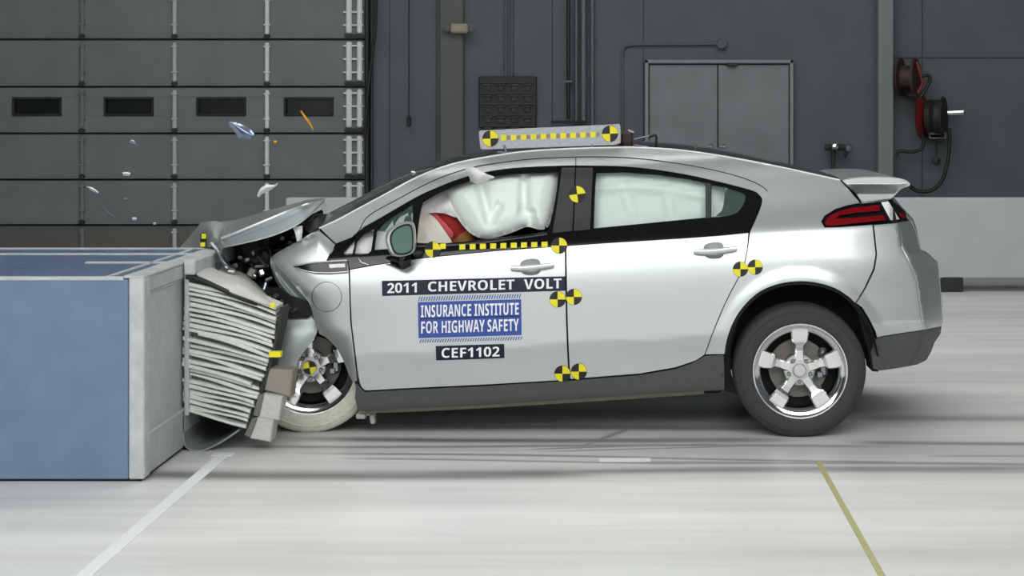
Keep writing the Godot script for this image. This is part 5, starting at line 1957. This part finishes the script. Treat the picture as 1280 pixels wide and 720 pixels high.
func cabin() -> void:
	# curtain airbag in the front window
	var a := curve(pts([556, 236, 572, 222, 600, 210, 640, 204, 672, 202, 704, 203, 699, 240, 692, 268, 684, 285, 674, 287, 663, 284, 655, 284.5, 640, 291, 615, 298, 600, 297.5, 586, 290, 574, 276, 565, 262, 560, 250]), 3, true)
	obj("curtain_airbag", pillow(a, on_body(0.165), 0.125, [[612, 275, 602, 236], [612, 275, 622, 258], [655, 264, 655, 224], [655, 264, 663, 266], [663, 290, 663, 275]], 4.0), M.bag, car)
	# its rear half behind the back window
	var b := curve(pts([738, 206, 790, 203, 840, 208, 886, 216, 905, 224, 904, 258, 897, 268, 880, 284, 840, 292, 790, 298, 738, 300]), 3, true)
	obj("curtain_airbag", pillow(b, on_body(0.15), 0.09, [[745, 237, 780, 232], [780, 232, 830, 235], [830, 235, 885, 246], [784, 246, 788, 264], [836, 248, 838, 268]], 6.0), M.bag, car)
	# roof lining visible above it
	# torn corner of the bag blown out over the roof rail
	var t := MB.new()
	t.sheet(refine([
		[C(585, 207, 0.24), C(592, 209, 0.2), C(604, 215, 0.18), C(618, 222.5, 0.22)],
		[C(581, 214, 0.25), C(590, 215, 0.19), C(601, 219, 0.17), C(613, 224, 0.22)],
		[C(586, 220, 0.25), C(591, 222, 0.2), C(598, 225, 0.19), C(608, 227, 0.24)],
		[C(588, 227, 0.28), C(593, 229, 0.24), C(598, 229, 0.24), C(605, 228, 0.26)]], 4, 4), 0.012, Vector3(0, 0, 1))
	obj("airbag_flap", t, M.bag_white, car)
	# white driver airbag with its paler folds
	var d := curve(pts([522, 256, 530, 247, 550, 239, 566, 236, 574, 250, 578, 268, 570, 272, 556, 267, 540, 266, 524, 268]), 3, true)
	obj("front_airbag", pillow(d, on_body(0.19), 0.09, [[530, 262, 566, 240]]), M.bag_white, car)
	var e := curve(pts([516, 268, 530, 266.5, 540, 269, 552, 283, 566, 308, 540, 314, 514, 312]), 3, true)
	obj("front_airbag", pillow(e, on_body(0.2), 0.06, []), M.bag_warm, car)
	var pa := curve(pts([418, 308, 432, 293, 450, 288.5, 478, 289, 490, 293, 492, 318, 480, 328, 430, 328, 418, 320]), 3, true)
	obj("front_airbag", pillow(pa, on_body(0.1), 0.05, []), M.bag_white, car)  # added white bag, set close behind the quarter windows to catch light
	var dash := MB.new()
	dash.box(Vector3(C(470, 0, 0.9).x, 0.72, ZC), Vector3(0.5, 0.26, 1.3), Basis(Vector3(0, 0, 1), 0.1), 0.06)
	obj("dashboard", dash, M.interior, car)
	var st := MB.new()
	var sw := C(530, 305, 0.55)
	var ring := PackedVector3Array()
	for i in 25:
		var an := TAU * i / 24.0
		ring.append(sw + Vector3(-0.05 * cos(an), 0.17 * cos(an), 0.18 * sin(an)) + Vector3(-0.05, -0.04, -0.1))
	st.tube(ring, 0.014, 8)
	obj("steering_wheel", st, M.interior, car)
	for z in [0.5, 1.28]:
		var c := MB.new()
		var at := Vector3(C(640, 0, 0.5).x, 0.42, -(DC + z) - 0.02)
		c.box(at, Vector3(0.52, 0.16, 0.46), Basis(Vector3(0, 0, 1), 0.1), 0.05)
		c.box(at + Vector3(0.36, 0.32, 0), Vector3(0.14, 0.62, 0.44), Basis(Vector3(0, 0, 1), -0.3), 0.05)
		c.box(at + Vector3(0.48, 0.67, 0), Vector3(0.1, 0.17, 0.26), Basis(Vector3(0, 0, 1), -0.2), 0.04)
		obj("seat", c, M.seat, car)
	var rs := MB.new()
	rs.box(Vector3(C(800, 0, 0.9).x, 0.45, ZC), Vector3(0.5, 0.18, 1.2), Basis.IDENTITY, 0.05)
	rs.box(Vector3(C(872, 0, 0.9).x, 0.72, ZC), Vector3(0.14, 0.55, 1.2), Basis(Vector3(0, 0, 1), -0.35), 0.05)
	obj("rear_bench", rs, M.seat, car)


func sign_plate(called: String, corners: Array, off: float, m: Material, parent: Node3D = null) -> MeshInstance3D:
	return obj(called, panel(pts(corners), on_body(off), 6.0, [], 0.002, 0.0), m, parent if parent else car)


func signs() -> void:
	var txt := on_body(-0.0055)
	var p1 := sign_plate("name_plate", [477.3, 351.2, 706.4, 345.4, 706.6, 363.4, 477.6, 370], -0.003, M.navy)
	lettering("2011", 484, 521, 366.5, 12.6, -0.027, txt, M.white, p1)
	lettering("CHEVROLET", 535, 643, 364.6, 12.6, -0.027, txt, M.white, p1)
	lettering("VOLT", 655, 702, 361.6, 12.6, -0.027, txt, M.white, p1)
	var p2 := sign_plate("institute_plate", [522.3, 377.8, 651.3, 374, 652, 418.8, 523.2, 422.8], -0.003, M.blue)
	lettering("INSURANCE INSTITUTE", 526, 648.5, 397, 15.5, -0.028, txt, M.white, p2)
	lettering("FOR HIGHWAY SAFETY", 526.5, 648.5, 417.2, 15.5, -0.028, txt, M.white, p2)
	var ln := sign_plate("dividing_line", [525, 398.2, 649, 394.6, 649, 395.6, 525, 399.2], -0.0045, M.navy, p2)
	ln.name = "dividing_line"
	# slanted ticks above and below the blue plate
	for row in [[370.8, 376.4, 522.5, 651.0], [424.4, 428.6, 524.0, 652.0]]:
		var mb := MB.new()
		var u: float = row[2]
		while u < row[3]:
			var dv: float = -0.029 * (u - row[2])
			var w := func(x: float, y: float) -> Vector3: return C(x, y, W(x, y) - 0.003)
			mb.quad(w.call(u, row[1] + dv), w.call(u + 1.3, row[1] + dv), w.call(u + 3.2, row[0] + dv), w.call(u + 1.9, row[0] + dv), Vector3(0, 0, 1))
			u += 3.15
		obj("hatched_edge", mb, M.blue, p2)
	var p3 := sign_plate("test_number_plate", [544.6, 432.6, 630.2, 430, 630.6, 447.6, 545.2, 450.6], -0.003, M.navy)
	lettering("CEF1102", 552, 624.5, 447.5, 12.4, -0.027, txt, M.white, p3)
	# photo targets
	target(697, 374.3, 10.2)
	target(717.3, 371.2, 10.2)
	target(703, 467.2, 10.2)
	target(723.6, 464.6, 10.2)
	target(721.5, 242.8, 10.5, 0.0, -0.12)
	target(925.5, 336.5, 9.5)
	target(944, 334, 9.5)
	target(541, 312, 10.2, 0.002)
	target(699, 307, 10.2, -0.002)
	for i in 10:
		var u := 565.0 + 12.85 * i
		var v := 309.2 - 0.42 * i
		if i == 0:
			u = 553.5
			v = 307.8
		sign_plate("yellow_square", [u - 3.7, v - 3.2, u + 3.7, v - 3.4, u + 3.7, v + 3.2, u - 3.7, v + 3.4], -0.001, M.yellow)


func roof_things() -> void:
	# silver board with targets standing on the roof
	var d := DC + 0.42
	var at := P(688, 187, d)
	var o := thing("target_board", "long silver board with two round yellow and black targets standing on the car roof", "board", at)
	var poly := PackedVector2Array()
	for p in curve(pts([600, 163.2, 640, 161.2, 700, 158.5, 760, 155.8, 773, 155]), 2) + curve(pts([773.5, 155, 775.5, 157, 776.2, 168, 776, 179]), 2) + pts([770, 181.5, 690, 184.3, 603, 187.3, 600.5, 186, 599, 175, 598.3, 165]):
		var q := P(p.x, p.y, d)
		poly.append(Vector2(q.x, q.y))
	var b := MB.new()
	b.prism(poly, Vector3.ZERO, Basis.IDENTITY, -d, -d - 0.03, 0.003)
	obj("panel", b, M.board, o)
	for u in [630, 740]:
		var f := MB.new()
		f.bar(P(u, 181, d + 0.02), P(u + 4, 192, d + 0.02), 0.05, 0.012, Vector3.RIGHT)
		f.bar(P(u - 8, 190 - (u - 630) * 0.05, d + 0.06), P(u + 10, 190 - (u - 630) * 0.05, d + 0.06), 0.1, 0.012)
		obj("foot", f, M.alloy, o)
	var wf := func(_u, _v): return d - DC - 0.003
	target(613, 173.2, 10.2, 0.0, -0.04, wf, o)
	target(762.5, 167.2, 10.2, 0.0, -0.04, wf, o)
	for i in 10:
		var u := 629.6 + 12.4 * i
		var v := 172.3 - 0.44 * i
		obj("yellow_square", panel(pts([u - 3.4, v - 3.4, u + 3.4, v - 3.6, u + 3.4, v + 3.4, u - 3.4, v + 3.6]), wf, 5.0, [], 0.002, 0.0), M.yellow, o)
		obj("brown_square", panel(pts([u + 4, v - 2.6, u + 8.2, v - 2.8, u + 8.2, v + 2.2, u + 4, v + 2.4]), wf, 5.0, [], 0.002, 0.0), M.brown, o)
	# camera bracket behind it
	var c := thing("camera_bracket", "small dark camera with a silver strut clamped to the roof behind the target board", "camera", P(785, 183, DC + 0.7))
	var cb := MB.new()
	cb.box(P(784, 173, DC + 0.7), Vector3(0.06, 0.075, 0.08), Basis.IDENTITY, 0.01)
	obj("body", cb, M.brown_reel, c)
	var lens := MB.new()
	lens.tube(PackedVector3Array([P(778, 173, DC + 0.7), P(772, 173, DC + 0.72)]), 0.022, 12)
	obj("lens", lens, M.cable, c)
	var kb := MB.new()
	kb.tube(PackedVector3Array([P(785, 163, DC + 0.7), P(792, 166, DC + 0.7)]), 0.008, 8)
	obj("knob", kb, M.alloy, c)
	var sr := MB.new()
	sr.bar(P(792, 174, DC + 0.68), P(819, 168, DC + 0.68), 0.03, 0.012)
	obj("strut", sr, M.alloy, c)
	var hk := MB.new()
	hk.tube(curve3(PackedVector3Array([P(812, 171, DC + 0.66), P(819, 169, DC + 0.66), P(820.5, 174, DC + 0.66), P(820, 183, DC + 0.66)]), 4), 0.007, 8)
	obj("hook", hk, M.cable, c)


func _ready() -> void:
	rng.seed = 5
	var cam := Camera3D.new()
	cam.name = "camera"
	cam.projection = Camera3D.PROJECTION_FRUSTUM
	cam.near = 0.1
	cam.far = 100.0
	cam.size = 0.1 * 720.0 / F
	cam.frustum_offset = Vector2((640.0 - U0) / F, -(360.0 - V0) / F) * 0.1
	cam.position = Vector3(0, EYE, 0)
	add_child(cam)
	cam.make_current()
	var env := Environment.new()
	env.background_mode = Environment.BG_COLOR
	env.background_color = Color(0.02, 0.02, 0.02)
	env.tonemap_mode = Environment.TONE_MAPPER_LINEAR
	env.tonemap_exposure = 0.68
	env.sdfgi_enabled = true
	env.ssao_enabled = true
	env.ssil_enabled = true
	var we := WorldEnvironment.new()
	we.name = "world"
	we.environment = env
	add_child(we)
	materials()
	var cool := Color(1.0, 1.0, 0.985)
	ceiling_light(Vector3(-0.3, 5.8, -2.7), Vector2(11.0, 2.6), 5.0, "tilted overhead light bank just behind the viewer, aimed at the car", cool, 0.75)
	ceiling_light(Vector3(-0.3, 5.3, 0.6), Vector2(14.0, 3.0), 20.0, "widest light bank farthest behind the viewer", cool, 1.1)
	ceiling_light(Vector3(-0.3, 5.4, 2.6), Vector2(14.0, 1.5), 60.0, "added unseen light bank behind the viewer, washing the white front wall", cool, -0.9)  # added out of view: the washed wall gives the paint a low reflection
	ceiling_light(Vector3(-0.3, 6.0, -11.0), Vector2(8.0, 1.2), 5.0, "overhead light bank hanging level above the car", cool)
	ceiling_light(Vector3(-0.5, 6.2, -13.4), Vector2(10.0, 1.4), 10.0, "overhead light bank hanging level between the car and the back wall", cool)
	hall()
	crash_barrier()
	deformable()
	build_car()
	dummy()
	roof_things()
	fragments()
